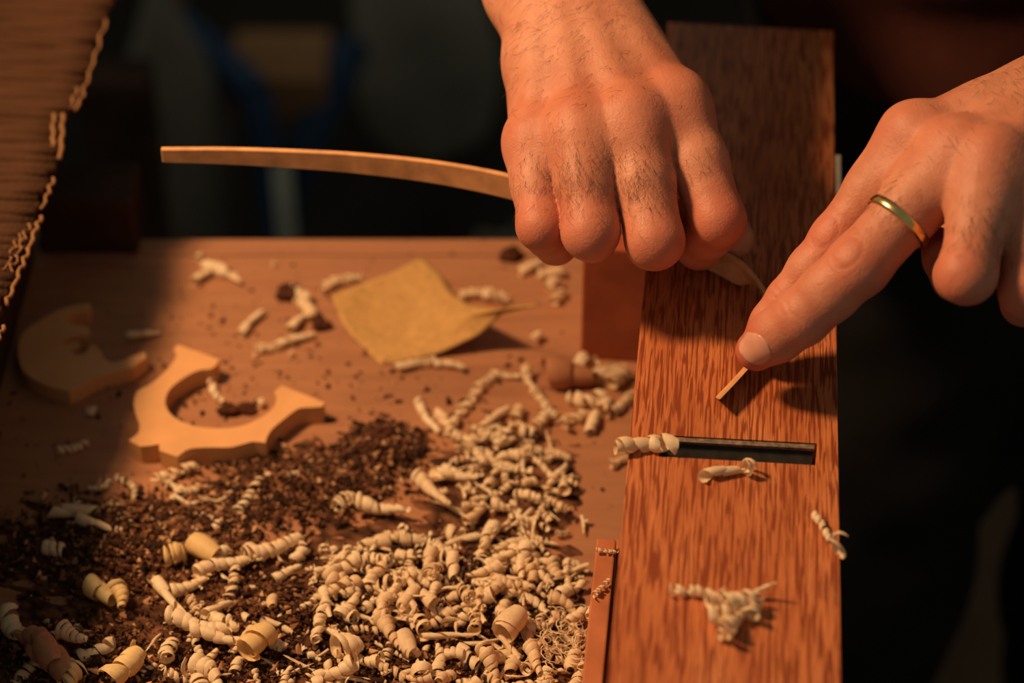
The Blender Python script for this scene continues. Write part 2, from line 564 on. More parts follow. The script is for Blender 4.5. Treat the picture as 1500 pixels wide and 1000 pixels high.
# ------------------------------------------------------------------ bent wooden strip held on edge
SW, STH = 0.0125, 0.0026
ppath = [(236, 217, 34), (330, 217, 33), (430, 220, 31), (530, 225.5, 29), (640, 237, 27), (745, 256, 25), (840, 283, 22), (940, 318, 18), (1010, 345, 16),
         (1075, 377, 14), (1102, 401, 13), (1122, 430, 13), (1133, 465, 10.5), (1122, 505, 8.8), (1085, 549, 8.3), (1052, 584, 8.3)]
pts = catmull([P(x, y, HB + h * 0.001) for x, y, h in ppath], 8)
sv, sf = [], []
for i, p in enumerate(pts):
    d = (pts[min(i + 1, len(pts) - 1)] - pts[max(0, i - 1)]); d.z = 0; d.normalize()
    n_ = Vector((-d.y, d.x, 0))
    t = i / (len(pts) - 1)
    w = SW * (0.55 + 0.45 * min(1, t / 0.35))
    ln = min(1.0, max(0.0, (t - 0.60) / 0.12)); ln = ln * ln * (3 - 2 * ln)
    dn = Vector((0, 0, -1)).lerp(Vector((0.06, CT, -ST)), ln)
    for a, b in ((-1, 0), (1, 0), (1, -1), (-1, -1)):
        sv.append(p + n_ * (a * STH / 2) * (1 - 0.25 * ln) - dn * (b * w))
for i in range(len(pts) - 1):
    for k in range(4):
        k2 = (k + 1) % 4
        sf.append((i * 4 + k, i * 4 + k2, i * 4 + 4 + k2, i * 4 + 4 + k))
sf += [(3, 2, 1, 0), tuple((len(pts) - 1) * 4 + k for k in range(4))]
c0 = pts[len(pts) // 2].copy()
o = mesh('wooden_strip', [p - c0 for p in sv], sf, M['strip'], None, c0)
bevel(o, 0.0003, 1)
tag(o, 'thin bent wooden strip held on edge, running through the fist to the pointing fingertip', 'wood strip')

# ------------------------------------------------------------------ ribbed woven mat over a dark box
MH = 0.099
mroot = empty('woven_mat', P(0, 480, MH))
tag(mroot, 'brown ribbed woven mat with a frayed cord edge overhanging the bench', 'mat')
mo = Vector(mroot.location)
edge_px = [(192, -40), (170, 0), (152, 45), (133, 100), (121, 140), (108, 166), (92, 172), (88, 225), (78, 262), (62, 300), (52, 330), (40, 362), (22, 405), (8, 445), (-6, 490), (-14, 560), (-22, 690), (-34, 820), (-60, 960)]
epts = [P(x, y, MH) for x, y in edge_px]
ys = [p.y for p in epts]
def edge_x(y):
    for i in range(len(epts) - 1):
        if epts[i + 1].y <= y <= epts[i].y:
            k = (y - epts[i + 1].y) / (epts[i].y - epts[i + 1].y)
            return epts[i + 1].x + (epts[i].x - epts[i + 1].x) * k
    return epts[-1].x if y < epts[-1].y else epts[0].x
# one object for each weft rib that shows, laid side by side across the mat
y = max(ys)
ri = 0
while y > min(ys) + 0.004:
    pitch = 0.0046 + 0.0016 * rng.random()
    if abs(y - P(90, 180, MH).y) < 0.004:
        pitch = 0.0085
    yc = y - pitch / 2
    xe = edge_x(yc) - 0.0008 - 0.0035 * (rng.random() ** 3)
    r = pitch * 0.62
    n = 26
    x0 = xe - 0.34
    ppp, rr = [], []
    for i in range(n + 1):
        t = i / n
        x = x0 + (xe - x0) * t
        ppp.append(Vector((x, yc + 0.0005 * math.sin(40 * x + ri), BENCH + MH - r * 0.6 + 0.0009 * math.sin(x * 70 + ri * 2.1) + 0.0006 * rng.random())) - mo)
        rr.append(r * (1 + 0.10 * math.sin(x * 300 + ri)) * (1.0 if i < n else 0.75))
    vv, ff = tube_data(ppp, rr, 8)
    mesh('weft_rib', vv, ff, M['mat'], mroot, smooth=True)
    y -= pitch
    ri += 1
def cord(pxs, r, wob=0.0007, h=0.0012):
    pp = catmull([P(x, yy, MH + h) - mo for x, yy in pxs], 7)
    pp = [p + Vector((wob * math.sin(i * 1.3), 0, wob * math.cos(i * 1.7))) for i, p in enumerate(pp)]
    vv, ff = tube_data(pp, [r * 0.85 * (1 + 0.12 * math.sin(i * 1.9)) for i in range(len(pp))], 7)
    mesh('edge_cord', vv, ff, M['cord'], mroot, smooth=True)
cord([(155, 30), (142, 75), (131, 108), (120, 142), (112, 160)], 0.0009)
cord([(113, 130), (104, 158)], 0.0008)
cord([(92, 168), (91, 200), (88, 232)], 0.0013, 0.0004)
cord([(79, 168), (78, 200), (79, 214)], 0.0013, 0.0004)
cord([(78, 262), (70, 285), (62, 305)], 0.0009)
cord([(60, 318), (52, 338), (42, 365), (32, 390), (20, 420), (8, 446)], 0.0011)
cord([(42, 330), (34, 352), (25, 375), (14, 400)], 0.0007, 0.0012)
cord([(28, 345), (20, 365), (8, 395)], 0.0006, 0.0012)
cord([(5, 478), (-4, 498), (-14, 520)], 0.0011)
bx0 = P(-70, 420, MH)
o = box('storage_box', (-0.70, bx0.x, 0.45, yb - 0.02, BENCH + 0.0008, BENCH + MH - 0.010), M['darkwood'], bev=0.002)
tag(o, 'dark wooden box under the woven mat on the bench', 'box')
o = box('wood_offcut', (P(60, 375, 0).x, P(203, 375, 0).x, P(150, 374, 0).y, P(150, 374, 0).y + 0.036, BENCH + 0.0006, BENCH + 0.034), M['darkwood'], bev=0.002)
tag(o, 'dark brown wood block at the far corner of the bench by the mat', 'wood block')

# ------------------------------------------------------------------ things on the floor behind the bench
def foot(px, py):
    v = (py - 500) / F
    return PD(px, py, CAMZ / (ST + v * CT))
st = empty('folding_trestle', foot(400, 300)); so = Vector(st.location)
tag(st, 'blurred blue folding trestle standing on the floor behind the bench', 'trestle')
g1, g2 = PY(395, 300, 2.05), PY(395, 300, 2.2)
bar('leg', PY(255, 30, 2.10) - so, Vector((PY(385, 260, 2.0).x, 2.0, 0.30)) - so, 0.030, 0.03, M['blue'], st, 0.003)
bar('leg', Vector((PY(385, 260, 2.0).x, 2.0, 0.30)) - so, Vector((PY(430, 420, 1.95).x, 1.95, 0.0)) - so, 0.028, 0.03, M['blue'], st, 0.003)
bar('leg', PY(520, 60, 2.12) - so, PY(440, 230, 2.02) - so, 0.030, 0.03, M['blue'], st, 0.003)
bar('leg', PY(440, 230, 2.02) - so, Vector((PY(400, 400, 1.95).x - 0.02, 2.06, 0.0)) - so, 0.028, 0.03, M['blue'], st, 0.003)
bar('crossbar', PY(335, 160, 2.07) - so, PY(480, 160, 2.07) - so, 0.014, 0.014, M['blue'], st, 0.002)
ctn = PY(410, 172, 2.06)
o = box('carton', (-0.052, 0.052, 0.0, 0.10, 0.0, 0.055), M['tan'], None, ctn + Vector((0, -0.01, 0)), 0.003)
tag(o, 'blurred tan cardboard carton held in the blue trestle', 'carton')
a = PY(412, 240, 1.90); b = PY(426, 400, 1.90)
pv, pf = tube_data([a, Vector((b.x, b.y, 0.0))], 0.009, 10)
cc = Vector((b.x, b.y, 0))
o = mesh('metal_post', [Vector(p) - cc for p in pv], pf, M['greymetal'], None, cc, True)
tag(o, 'blurred pale grey metal post standing behind the bench', 'post')
def sack(name, px, py, Y, w, d, h, m, label, cat, seed):
    b = PY(px, py, Y)
    vv, ff = [], []
    r2 = random.Random(seed)
    ph = [r2.random() * 6 for _ in range(6)]
    nu, nv = 24, 12
    for j in range(nv + 1):
        t = j / nv
        for i in range(nu):
            a = 2 * math.pi * i / nu
            prof = (math.sin(math.pi * min(0.96, 0.12 + 0.84 * t))) ** 0.45
            rr = prof * (1 + 0.10 * math.sin(3 * a + ph[0] + 4 * t) + 0.06 * math.sin(5 * a + ph[1] - 6 * t))
            vv.append((w / 2 * rr * math.cos(a), d / 2 * rr * math.sin(a), h * t * (1 + 0.06 * math.sin(2 * a + ph[2]))))
    for j in range(nv):
        for i in range(nu):
            i2 = (i + 1) % nu
            ff.append((j * nu + i, j * nu + i2, (j + 1) * nu + i2, (j + 1) * nu + i))
    ff.append(tuple(reversed(range(nu)))); ff.append(tuple(nv * nu + i for i in range(nu)))
    o = mesh(name, vv, ff, m, None, (b.x, b.y, 0.0), True)
    return tag(o, label, cat)
sack('cloth_sack', 625, 130, 2.35, 0.17, 0.16, 0.30, M['greycloth'], 'blurred grey cloth sack slumped on the floor behind the fist', 'sack', 3)
sack('cloth_sack', 262, 290, 2.0, 0.12, 0.10, 0.40, M['greydark'], 'blurred dim grey sack on the floor beyond the strip tip', 'sack', 5)
sack('cloth_sack', 735, 330, 1.75, 0.10, 0.10, 0.30, M['greydark'], 'blurred brownish sack low behind the bench edge under the strip', 'sack', 8)
u0 = PY(252, 40, 2.3)
o = box('wooden_post', (-0.014, 0.014, 0, 0.03, 0, u0.z + 0.25), M['tan'], None, (u0.x, u0.y, 0), 0.002)
tag(o, 'blurred brown wooden post standing at the back between mat and trestle', 'post')
u1 = PY(-20, 0, 1.6)
o = box('hanging_plank', (-0.02, 0.02, 0, 0.02, 0, u1.z + 0.08), M['tan'], None, (u1.x, u1.y, 0), 0.002)
tag(o, 'brown plank standing upright behind the woven mat', 'plank')
o = box('low_cabinet', (-0.03, 0.03, 0, 0.05, 0, PY(180, 130, 1.6).z), M['darkwood'], None, (PY(160, 130, 1.6).x, 1.6, 0), 0.003)
tag(o, 'dark cabinet leg standing behind the dark wood block', 'cabinet')

# ------------------------------------------------------------------ shavings
def curl(kind, L, r0, r1, turns, wfac, bend=0.0, seed=0, seg=12, noise=0.07):
    """helical wood shaving along local x, centred, resting on local z = -max radius"""
    r2 = random.Random(seed)
    n = max(10, int(turns * seg))
    pitch = L / max(turns, 0.5)
    w = pitch * wfac
    vv, ff = [], []
    ph = r2.random() * 6
    k1, k2, k3 = [r2.random() * 6 for _ in range(3)]
    for i in range(n + 1):
        t = i / n
        a = 2 * math.pi * turns * t + ph
        r = r0 + (r1 - r0) * (t ** 0.9)
        r *= 1 + noise * math.sin(7.3 * t * turns + ph) + noise * (r2.random() - 0.5)
        ws = 1 + 0.22 * math.sin(4.1 * t * turns + k1)
        xs = 0.18 * pitch * math.sin(2.3 * t * turns + k2)
        ry, rz = 0.22 * r0 * math.sin(5 * t + k3), 0.22 * r0 * math.sin(6.3 * t + k1)
        taper = min(1.0, 0.25 + 6 * t, 0.15 + 6 * (1 - t))
        for k in (-1, -0.5, 0.25, 1):
            x = -L / 2 + L * t + xs + k * w * ws / 2 * taper
            rr = max(0.00025, r * (1.0 - 0.10 * k - 0.17 * k * k))
            yy, zz = ry + rr * math.cos(a), rz + rr * math.sin(a)
            if bend:
                R_ = L / bend
                al = x / R_
                x2 = (R_ + yy) * math.sin(al)
                yy = (R_ + yy) * math.cos(al) - R_
                x = x2
            vv.append((x, yy, zz))
    for i in range(n):
        for k in range(3):
            a = i * 4 + k
            ff.append((a, a + 1, a + 5, a + 4))
    me = bpy.data.meshes.new('wood_shaving')
    me.from_pydata(vv, [], ff)
    me.polygons.foreach_set('use_smooth', [True] * len(me.polygons))
    me.update()
    return me

KIND = {            # turns, width factor, bend, r1/r0
    'cone': (6, 1.12, 0.35, 0.28), 'barrel': (3.6, 1.12, 0.0, 0.85), 'ringlet': (5.5, 0.66, 0.6, 0.75),
    'long': (8, 1.08, 0.6, 0.6), 'loop': (1.7, 0.95, 0.0, 0.9), 'sliver': (3.0, 1.3, 0.3, 0.35), 'roll': (2.4, 1.8, 0.0, 0.8), 'ring': (1.35, 0.62, 0.0, 1.0)}

def shave(p0, p1, kind, r0, m='shave', label=None, group=None, seed=None, h=None, base=0.0):
    """one shaving between two pixels on the bench (base = height of what it lies on)"""
    seed = rng.randrange(10 ** 6) if seed is None else seed
    rise = r0 * 0.92
    a, b = P(p0[0], p0[1], base + rise), P(p1[0], p1[1], base + (rise if h is None else h))
    d = b - a
    tn, wf, bd, rt = KIND[kind]
    r2 = random.Random(seed)
    me = curl(kind, d.length, r0, r0 * rt, tn * (0.85 + 0.3 * r2.random()), wf, bd * (r2.random() - 0.5) * 2, seed)
    o = link('wood_shaving', me, M[m], None, (a + b) / 2)
    o.rotation_euler = d.to_track_quat('X', 'Z').to_euler()
    tag(o, label or 'pale wood shaving lying loose on the bench', 'shaving', group)
    return o

# --- on the oak plane
G = 'shavings on the oak plane'
shave((902, 658), (962, 643), 'barrel', 0.0036, label='pale rolled shaving hanging off the plane edge at the mouth', group=G, base=HB - 0.0005)
shave((958, 648), (990, 655), 'loop', 0.0036, label='open ribbon curl of shaving standing in the plane mouth', group=G, base=HB)
shave((1034, 696), (1092, 684), 'sliver', 0.0026, label='pointed pale shaving lying beside the plane mouth', group=G, base=HB)
shave((1090, 686), (1104, 678), 'ring', 0.0040, label='small upright shaving loop at the blunt end of the pointed one', group=G, base=HB)
shave((1188, 748), (1222, 792), 'ringlet', 0.0019, label='thin twisted shaving lying at the edge of the oak plane', group=G, base=HB)
shave((1224, 804), (1234, 794), 'ring', 0.0046, label='wide shaving ring overhanging the edge of the oak plane', group=G, base=HB)
shave((982, 862), (1052, 872), 'ringlet', 0.0026, label='loose ringlet of shaving trailing from the clump on the plane', group=G, base=HB)
shave((1036, 882), (1064, 872), 'ringlet', 0.0040, label='open-ended rolled shaving in the clump on the plane', group=G, base=HB + 0.002)
shave((1064, 886), (1100, 874), 'barrel', 0.0040, label='fat crumpled shaving on top of the clump on the plane', group=G, base=HB + 0.002)
shave((1058, 924), (1094, 896), 'cone', 0.0048, label='cone-shaped shaving at the near end of the clump on the plane', group=G, base=HB)
shave((1052, 930), (1066, 924), 'loop', 0.0024, label='tiny curl at the tip of the cone-shaped shaving on the plane', group=G, base=HB)
shave((1100, 904), (1112, 872), 'ringlet', 0.0034, label='narrow rolled shaving on the shaded flank of the clump on the plane', group=G, base=HB + 0.001)
shave((1098, 872), (1134, 853), 'sliver', 0.0013, label='straight thin sliver sticking out of the clump on the plane', group=G, base=HB, h=0.008)
shave((1040, 898), (1070, 902), 'loop', 0.0040, label='curled loop in the middle of the clump on the plane', group=G, base=HB)
# --- over the tray wall
shave((872, 806), (906, 808), 'ringlet', 0.0011, label='thin thread of shaving lying across the tray corner', base=0.053)
shave((868, 872), (896, 848), 'ringlet', 0.0014, label='thin twisted shaving hooked over the tray wall', base=0.053)
shave((862, 900), (874, 870), 'sliver', 0.0013, label='thin shaving leaning against the outside of the tray wall', base=0.03)
shave((893, 679), (922, 671), 'cone', 0.0028, label='pointed shaving on the bench half hidden under the oak plane edge')
# --- scattered on the bench round the cutouts and sandpaper
KP = {'cone': 'small pale cone of shaving', 'barrel': 'stubby pale roll of shaving', 'ringlet': 'open pale ringlet of shaving', 'long': 'long twisted pale shaving',
      'loop': 'tiny pale shaving loop', 'sliver': 'straight pale shaving tube', 'roll': 'smooth pale shaving roll'}
def far_place(x, y):
    if x < 360 and y < 420: return 'near the far edge of the bench'
    if 340 < x < 545 and y < 530: return 'beside the pointed side of the sandpaper'
    if 660 < x < 760 and y < 450: return 'behind the curled sandpaper corner'
    if x >= 760 and y < 450: return 'on the bench below the fist'
    if 575 < x < 690: return 'along the near edge of the sandpaper'
    if x > 760: return 'in front of the curled sandpaper corner'
    if 300 < x < 395 and y > 540: return 'inside the C-shaped cutout'
    return 'in the shade by the scroll cutout'
S1 = 'shavings scattered round the sandpaper'
far_sh = [(286, 412, 312, 393, 'sliver', 3.0), (308, 392, 336, 398, 'roll', 3.6), (326, 398, 352, 412, 'sliver', 2.6), (352, 487, 386, 455, 'sliver', 2.8),
          (374, 512, 402, 506, 'ringlet', 2.8), (400, 508, 460, 486, 'long', 2.6), (432, 424, 450, 440, 'barrel', 3.6), (440, 440, 458, 462, 'barrel', 3.8),
          (424, 482, 450, 456, 'sliver', 3.0), (470, 420, 498, 412, 'barrel', 3.2), (496, 412, 528, 403, 'ringlet', 2.8), (672, 432, 706, 430, 'barrel', 3.0),
          (706, 428, 724, 432, 'loop', 3.6), (722, 434, 748, 436, 'ringlet', 2.8), (584, 537, 612, 532, 'roll', 2.6), (612, 532, 640, 526, 'ringlet', 2.8),
          (634, 532, 684, 536, 'long', 2.4), (764, 396, 786, 388, 'roll', 2.8), (790, 402, 826, 398, 'barrel', 3.4), (800, 424, 818, 412, 'loop', 3.6), (812, 442, 822, 428, 'barrel', 3.0),
          (780, 500, 790, 490, 'loop', 2.8), (290, 378, 294, 372, 'loop', 1.8), (398, 388, 402, 386, 'loop', 1.6), (424, 520, 430, 518, 'loop', 1.6),
          (306, 552, 322, 588, 'ringlet', 2.6), (376, 592, 388, 588, 'loop', 2.4), (190, 492, 232, 486, 'sliver', 2.6), (84, 662, 130, 648, 'ringlet', 2.4), (126, 604, 142, 600, 'loop', 2.2)]
for (x0, y0, x1, y1, kd, r) in far_sh:
    shave((x0, y0), (x1, y1), kd, r * 0.001, label=KP[kd] + ' ' + far_place(x0, y0), group=S1)
# --- the trail between sandpaper and plane
S2 = 'trail of shavings beside the support block'
trail = [(612, 590, 640, 636, 'long', 2.6), (652, 640, 676, 600, 'ringlet', 2.8), (674, 602, 700, 572, 'ringlet', 2.8), (698, 572, 722, 550, 'ringlet', 2.8),
         (718, 548, 768, 552, 'long', 2.0), (770, 542, 782, 572, 'cone', 3.4), (780, 568, 800, 590, 'ringlet', 3.0), (796, 588, 812, 610, 'ringlet', 2.8),
         (836, 582, 852, 588, 'loop', 3.6), (862, 588, 882, 584, 'loop', 4.0), (880, 604, 892, 586, 'loop', 4.2), (896, 602, 920, 586, 'barrel', 2.8), (916, 590, 930, 572, 'ringlet', 2.6),
         (702, 630, 744, 598, 'sliver', 3.2), (752, 612, 766, 596, 'barrel', 3.2), (786, 622, 802, 606, 'barrel', 3.0), (824, 622, 842, 606, 'ringlet', 2.8), (842, 612, 862, 606, 'barrel', 2.8),
         (866, 632, 872, 606, 'roll', 3.0), (700, 628, 726, 644, 'ringlet', 3.0), (724, 636, 750, 648, 'ringlet', 3.0), (768, 656, 800, 662, 'ringlet', 2.8), (798, 662, 840, 670, 'long', 2.8),
         (640, 608, 662, 622, 'roll', 2.8), (660, 632, 694, 650, 'ringlet', 2.8), (690, 658, 724, 672, 'ringlet', 2.8), (722, 676, 760, 690, 'long', 2.8), (876, 552, 902, 540, 'roll', 4.0), (896, 562, 916, 540, 'barrel', 4.4)]
for (x0, y0, x1, y1, kd, r) in trail:
    shave((x0, y0), (x1, y1), kd, r * 0.001, label=KP[kd] + (' against the foot of the support block' if x0 > 830 else ' in the looping trail between sandpaper and heap'), group=S2)
shave((806, 545), (862, 548), 'roll', 0.0075, 'shave_r', label='wide thin reddish roll of shaving in front of the support block')
shave((846, 528), (866, 540), 'loop', 0.0065, 'shave', label='pale curl resting against the wide reddish roll')

# --- the heap
heapE = [(620, 860, 190, 80, 11), (440, 900, 240, 80, 8), (740, 720, 110, 90, 6), (760, 900, 110, 90, 7), (600, 980, 300, 40, 6), (90, 950, 110, 60, 9)]
def heap(px, py):
    h = 0
    for (cx, cy, rx, ry, a) in heapE:
        h = max(h, a * math.exp(-((px - cx) / rx) ** 2 - ((py - cy) / ry) ** 2))
    return h * 0.001
# large ones that can be told apart
BIG = [
    ((222, 846), (268, 896), 'sliver', 3.4, 'shave', 'long straight pale shaving tube leaning in the heap'),
    ((284, 838), (368, 812), 'long', 3.6, 'shave', 'thin half of a long banded shaving bridging the heap'),
    ((362, 814), (446, 786), 'long', 4.2, 'shave', 'thick banded half of a long shaving bridging the heap'),
    ((240, 908), (348, 922), 'long', 4.2, 'shave', 'long banded pale shaving lying across dark debris'),
    ((276, 926), (376, 938), 'cone', 3.8, 'shave', 'tapered banded shaving pointing at a yellow roll'),
    ((366, 948), (394, 926), 'roll', 6.2, 'shave_y', 'yellow rolled shaving at the point of the tapered one'),
    ((134, 856), (158, 876), 'roll', 5.0, 'shave_y', 'smooth yellow roll tipped against a ribbed one'),
    ((172, 856), (178, 890), 'cone', 5.4, 'shave_y', 'ribbed yellow roll standing in dark debris'),
    ((284, 796), (316, 816), 'roll', 5.6, 'shave_y', 'broad yellow roll at the upper rim of the heap'),
    ((242, 812), (272, 808), 'barrel', 5.0, 'shave_y', 'stubby yellow roll beside the broad one'),
    ((162, 992), (212, 948), 'barrel', 5.6, 'shave_y', 'long ribbed yellow roll near the end of the bench'),
    ((90, 998), (120, 978), 'barrel', 5.2, 'shave_y', 'yellow roll cut off at the bench foreground'),
    ((490, 742), (522, 726), 'ringlet', 4.2, 'shave', 'knotted ringlet joined to a pale cone in the dust'),
    ((522, 734), (600, 752), 'cone', 4.4, 'shave', 'pale pointed cone shaving lying in brown dust'),
    ((606, 696), (664, 742), 'cone', 4.2, 'shave', 'slanting cone shaving at the top of the heap'),
    ((638, 694), (700, 700), 'sliver', 3.0, 'shave', 'thin sliver shaving above the slanting cone'),
    ((226, 702), (292, 680), 'ringlet', 3.0, 'shave', 'twisted shaving under the rim of the C-shaped cutout'),
    ((346, 750), (384, 702), 'ringlet', 2.8, 'shave', 'ringlet shaving standing clear of the heap below the cutout'),
    ((396, 698), (452, 690), 'sliver', 2.0, 'shave', 'straight thin shaving on clean bench below the cutout'),
    ((92, 922), (126, 940), 'cone', 4.6, 'shave', 'horn-shaped shaving in the shaded corner of the heap'),
    ((44, 924), (62, 954), 'roll', 5.6, 'shave_r', 'wide brownish roll in the shaded corner of the heap'),
    ((62, 944), (88, 984), 'roll', 6.6, 'shave_r', 'flat brownish shaving strip bent over in the shaded corner'),
    ((12, 900), (24, 932), 'barrel', 4.6, 'shave', 'dim pale roll at the shaded end of the bench'),
    ((286, 966), (322, 1004), 'cone', 6.2, 'shave', 'large pale cone shaving at the near rim of the heap'),
    ((560, 900), (586, 950), 'cone', 4.8, 'shave', 'pale cone shaving standing open end up in the heap'),
    ((590, 930), (604, 956), 'roll', 4.4, 'shave', 'crumpled open roll beside the standing cone'),
    ((492, 950), (530, 936), 'barrel', 5.2, 'shave', 'short fat roll lying in front of the heap'),
    ((470, 862), (484, 900), 'sliver', 3.0, 'shave', 'narrow pale shaving leaning on the middle of the heap'),
    ((740, 926), (762, 900), 'roll', 6.0, 'shave', 'broad flat-sided shaving on the flank of the heap'),
    ((776, 944), (796, 990), 'cone', 4.0, 'shave', 'banded cone shaving pointing off the near flank'),
    ((700, 862), (704, 892), 'sliver', 2.6, 'shave', 'short thin shaving upright on the flank of the heap'),
    ((620, 932), (690, 930), 'sliver', 2.0, 'shave', 'long thin straight sliver across the heap'),
    ((110, 756), (158, 776), 'sliver', 3.6, 'shave', 'dim shaving lying in shade below the scroll cutout'),
    ((84, 748), (132, 748), 'roll', 3.4, 'shave', 'dim flat shaving beside the scroll cutout'),
    ((64, 800), (92, 806), 'barrel', 4.0, 'shave', 'dim grey-looking shaving in the dark debris'),
]
for (p0, p1, kd, r, m, lb) in BIG:
    cx, cy = (p0[0] + p1[0]) / 2, (p0[1] + p1[1]) / 2
    shave(p0, p1, kd, r * 0.001, m, label=lb, group='large shavings in the heap', base=heap(cx, cy) * 0.85 + 0.001)

protos = {'cone': [], 'barrel': [], 'ringlet': [], 'loop': [], 'sliver': []}
for kd, L, r0, cnt in (('cone', 0.018, 0.0036, 6), ('barrel', 0.0105, 0.0030, 8), ('ringlet', 0.015, 0.0027, 9), ('loop', 0.0055, 0.0038, 6), ('sliver', 0.014, 0.0021, 5)):
    tn, wf, bd, rt = KIND[kd]
    for i in range(cnt):
        k = 0.8 + 0.45 * rng.random()
        protos[kd].append((curl(kd, L * k, r0 * (0.85 + 0.3 * rng.random()), r0 * rt, tn * (0.75 + 0.4 * rng.random()), wf, bd * (rng.random() - 0.5) * 2.4, rng.randrange(10 ** 6)), r0))
LAB = {'cone': 'pale cone-shaped shaving curl', 'barrel': 'short barrel-shaped shaving roll', 'ringlet': 'open ringlet of pale shaving',
       'loop': 'small single loop of shaving', 'sliver': 'thin pale sliver of shaving'}
ZONES = [(635, 845, 120, 55, 60, 0.98), (440, 872, 140, 60, 24, 0.95), (775, 880, 70, 70, 26, .85), (740, 700, 75, 60, 32, .75), (650, 985, 190, 34, 32, 0.95),
         (330, 960, 110, 30, 8, 1.0), (70, 950, 60, 40, 5, 1.05), (230, 745, 90, 40, 10, .7), (800, 800, 60, 40, 10, .65)]
done = []
ZP = ['on the crown of the heap', 'lying on the dark debris side of the heap', 'on the flank of the heap beside the tray', 'in the tail of the heap towards the sandpaper',
      'at the near rim of the heap', 'beside the yellow rolls at the near rim', 'in the shaded corner of the heap', 'on the dust below the C-shaped cutout', 'on the bench between heap and oak plane']
for zi, (cx, cy, rx, ry, cnt, sc) in enumerate(ZONES):
    for i in range(cnt):
        for tr_ in range(30):
            a, q = rng.random() * 2 * math.pi, math.sqrt(rng.random()) * 1.25
            px, py = cx + rx * q * math.cos(a), cy + ry * q * math.sin(a)
            lim = 868 - (py - 790) * 0.02 - 12 if py > 770 else 905
            if px > lim or py > 1030:
                continue
            w = P(px, py, 0)
            if all((w.x - d[0]) ** 2 + (w.y - d[1]) ** 2 > (0.0052 * sc) ** 2 for d in done):
                break
        else:
            continue
        done.append((w.x, w.y))
        kd = rng.choices(['cone', 'barrel', 'ringlet', 'loop', 'sliver'], [22, 20, 30, 18, 12])[0]
        me, r0 = rng.choice(protos[kd])
        lay = heap(px, py) * (0.25 + 0.75 * rng.random())
        s_ = sc * (0.78 + 0.5 * rng.random())
        o = link('wood_shaving', me, M['shave'], None, P(px, py, lay + r0 * 0.9 * s_))
        o.rotation_euler = (rng.random() * 6.28, (rng.random() - 0.5) * 0.7, rng.random() * 6.28)
        o.scale = (s_, s_, s_)
        tag(o, LAB[kd] + ' ' + ZP[zi], 'shaving', 'shavings ' + ZP[zi])

# small broken curls and thread-like wisps too many to count
def merge_curls(n, zones, seed):
    r2 = random.Random(seed)
    base = [curl('loop', 0.004, 0.0016, 0.0012, 1.4, 0.8, 0, s, 8) for s in (1, 2, 3)] + [curl('ringlet', 0.007, 0.0014, 0.0010, 3.5, 0.7, 0.3, s, 7) for s in (4, 5)] \
        + [curl('sliver', 0.008, 0.0009, 0.0003, 2, 1.8, 0.2, s, 7) for s in (6, 7)]
    dat = []
    for me in base:
        vv = np.array([v.co[:] for v in me.vertices]); ff = [tuple(p.vertices) for p in me.polygons]
        dat.append((vv, ff)); bpy.data.meshes.remove(me)
    V, Fc, off = [], [], 0
    tot = sum(z[4] for z in zones)
    for z in zones:
        for i in range(int(n * z[4] / tot)):
            a, q = r2.random() * 6.283, math.sqrt(r2.random()) * 1.35
            px, py = z[0] + z[2] * q * math.cos(a), z[1] + z[3] * q * math.sin(a)
            if px > (855 if py > 770 else 905):
                continue
            vv, ff = r2.choice(dat)
            e = Matrix.Rotation(r2.random() * 6.28, 3, 'Z') @ Matrix.Rotation((r2.random() - .5), 3, 'Y') @ Matrix.Rotation(r2.random() * 6.28, 3, 'X')
            p = P(px, py, heap(px, py) * r2.random() + 0.0013)
            V.append(vv @ np.array(e).T * (0.6 + 0.9 * r2.random()) + np.array(p))
            Fc += [tuple(i_ + off for i_ in f) for f in ff]
            off += len(vv)
    return np.concatenate(V), Fc
V, Fc = merge_curls(480, ZONES, 21)
c = np.array(P(600, 850, 0))
o = mesh('shaving_crumbs', V - c, Fc, M['shave'], None, Vector(c), True)
tag(o, 'tiny broken curls and crumbs of shaving sprinkled through the heap', 'shavings', kind='stuff')
# tangle of hair-thin wisps beside the tray
V, Fc, off = [], [], 0
r2 = random.Random(5)
for i in range(70):
    px, py = r2.gauss(828, 24), r2.gauss(930, 26)
    if px > 858: px = 858 - r2.random() * 10
    rad, z0 = 0.002 + 0.0035 * r2.random(), r2.random() * 0.007 + 0.001
    cpt = P(px, py, z0)
    a0_, tl = r2.random() * 6.28, (r2.random() - 0.5) * 1.0
    pp = [cpt + Vector((rad * math.cos(a0_ + k * 0.6), rad * math.sin(a0_ + k * 0.6), 0.0005 * k * tl + rad * 0.5 * math.sin(k * 0.6 + tl))) for k in range(6 + r2.randrange(8))]
    pp = [Vector((p.x, p.y, max(p.z, BENCH + 0.0004))) for p in pp]
    vv, ff = tube_data(pp, 0.00022, 3, False)
    V += vv; Fc += [tuple(q + off for q in f) for f in ff]; off += len(vv)
c = P(828, 930, 0)
o = mesh('wood_wisps', [p - c for p in V], Fc, M['shave'], None, c)
tag(o, 'tangle of hair-thin wood wisps beside the tray wall', 'shavings', kind='stuff')

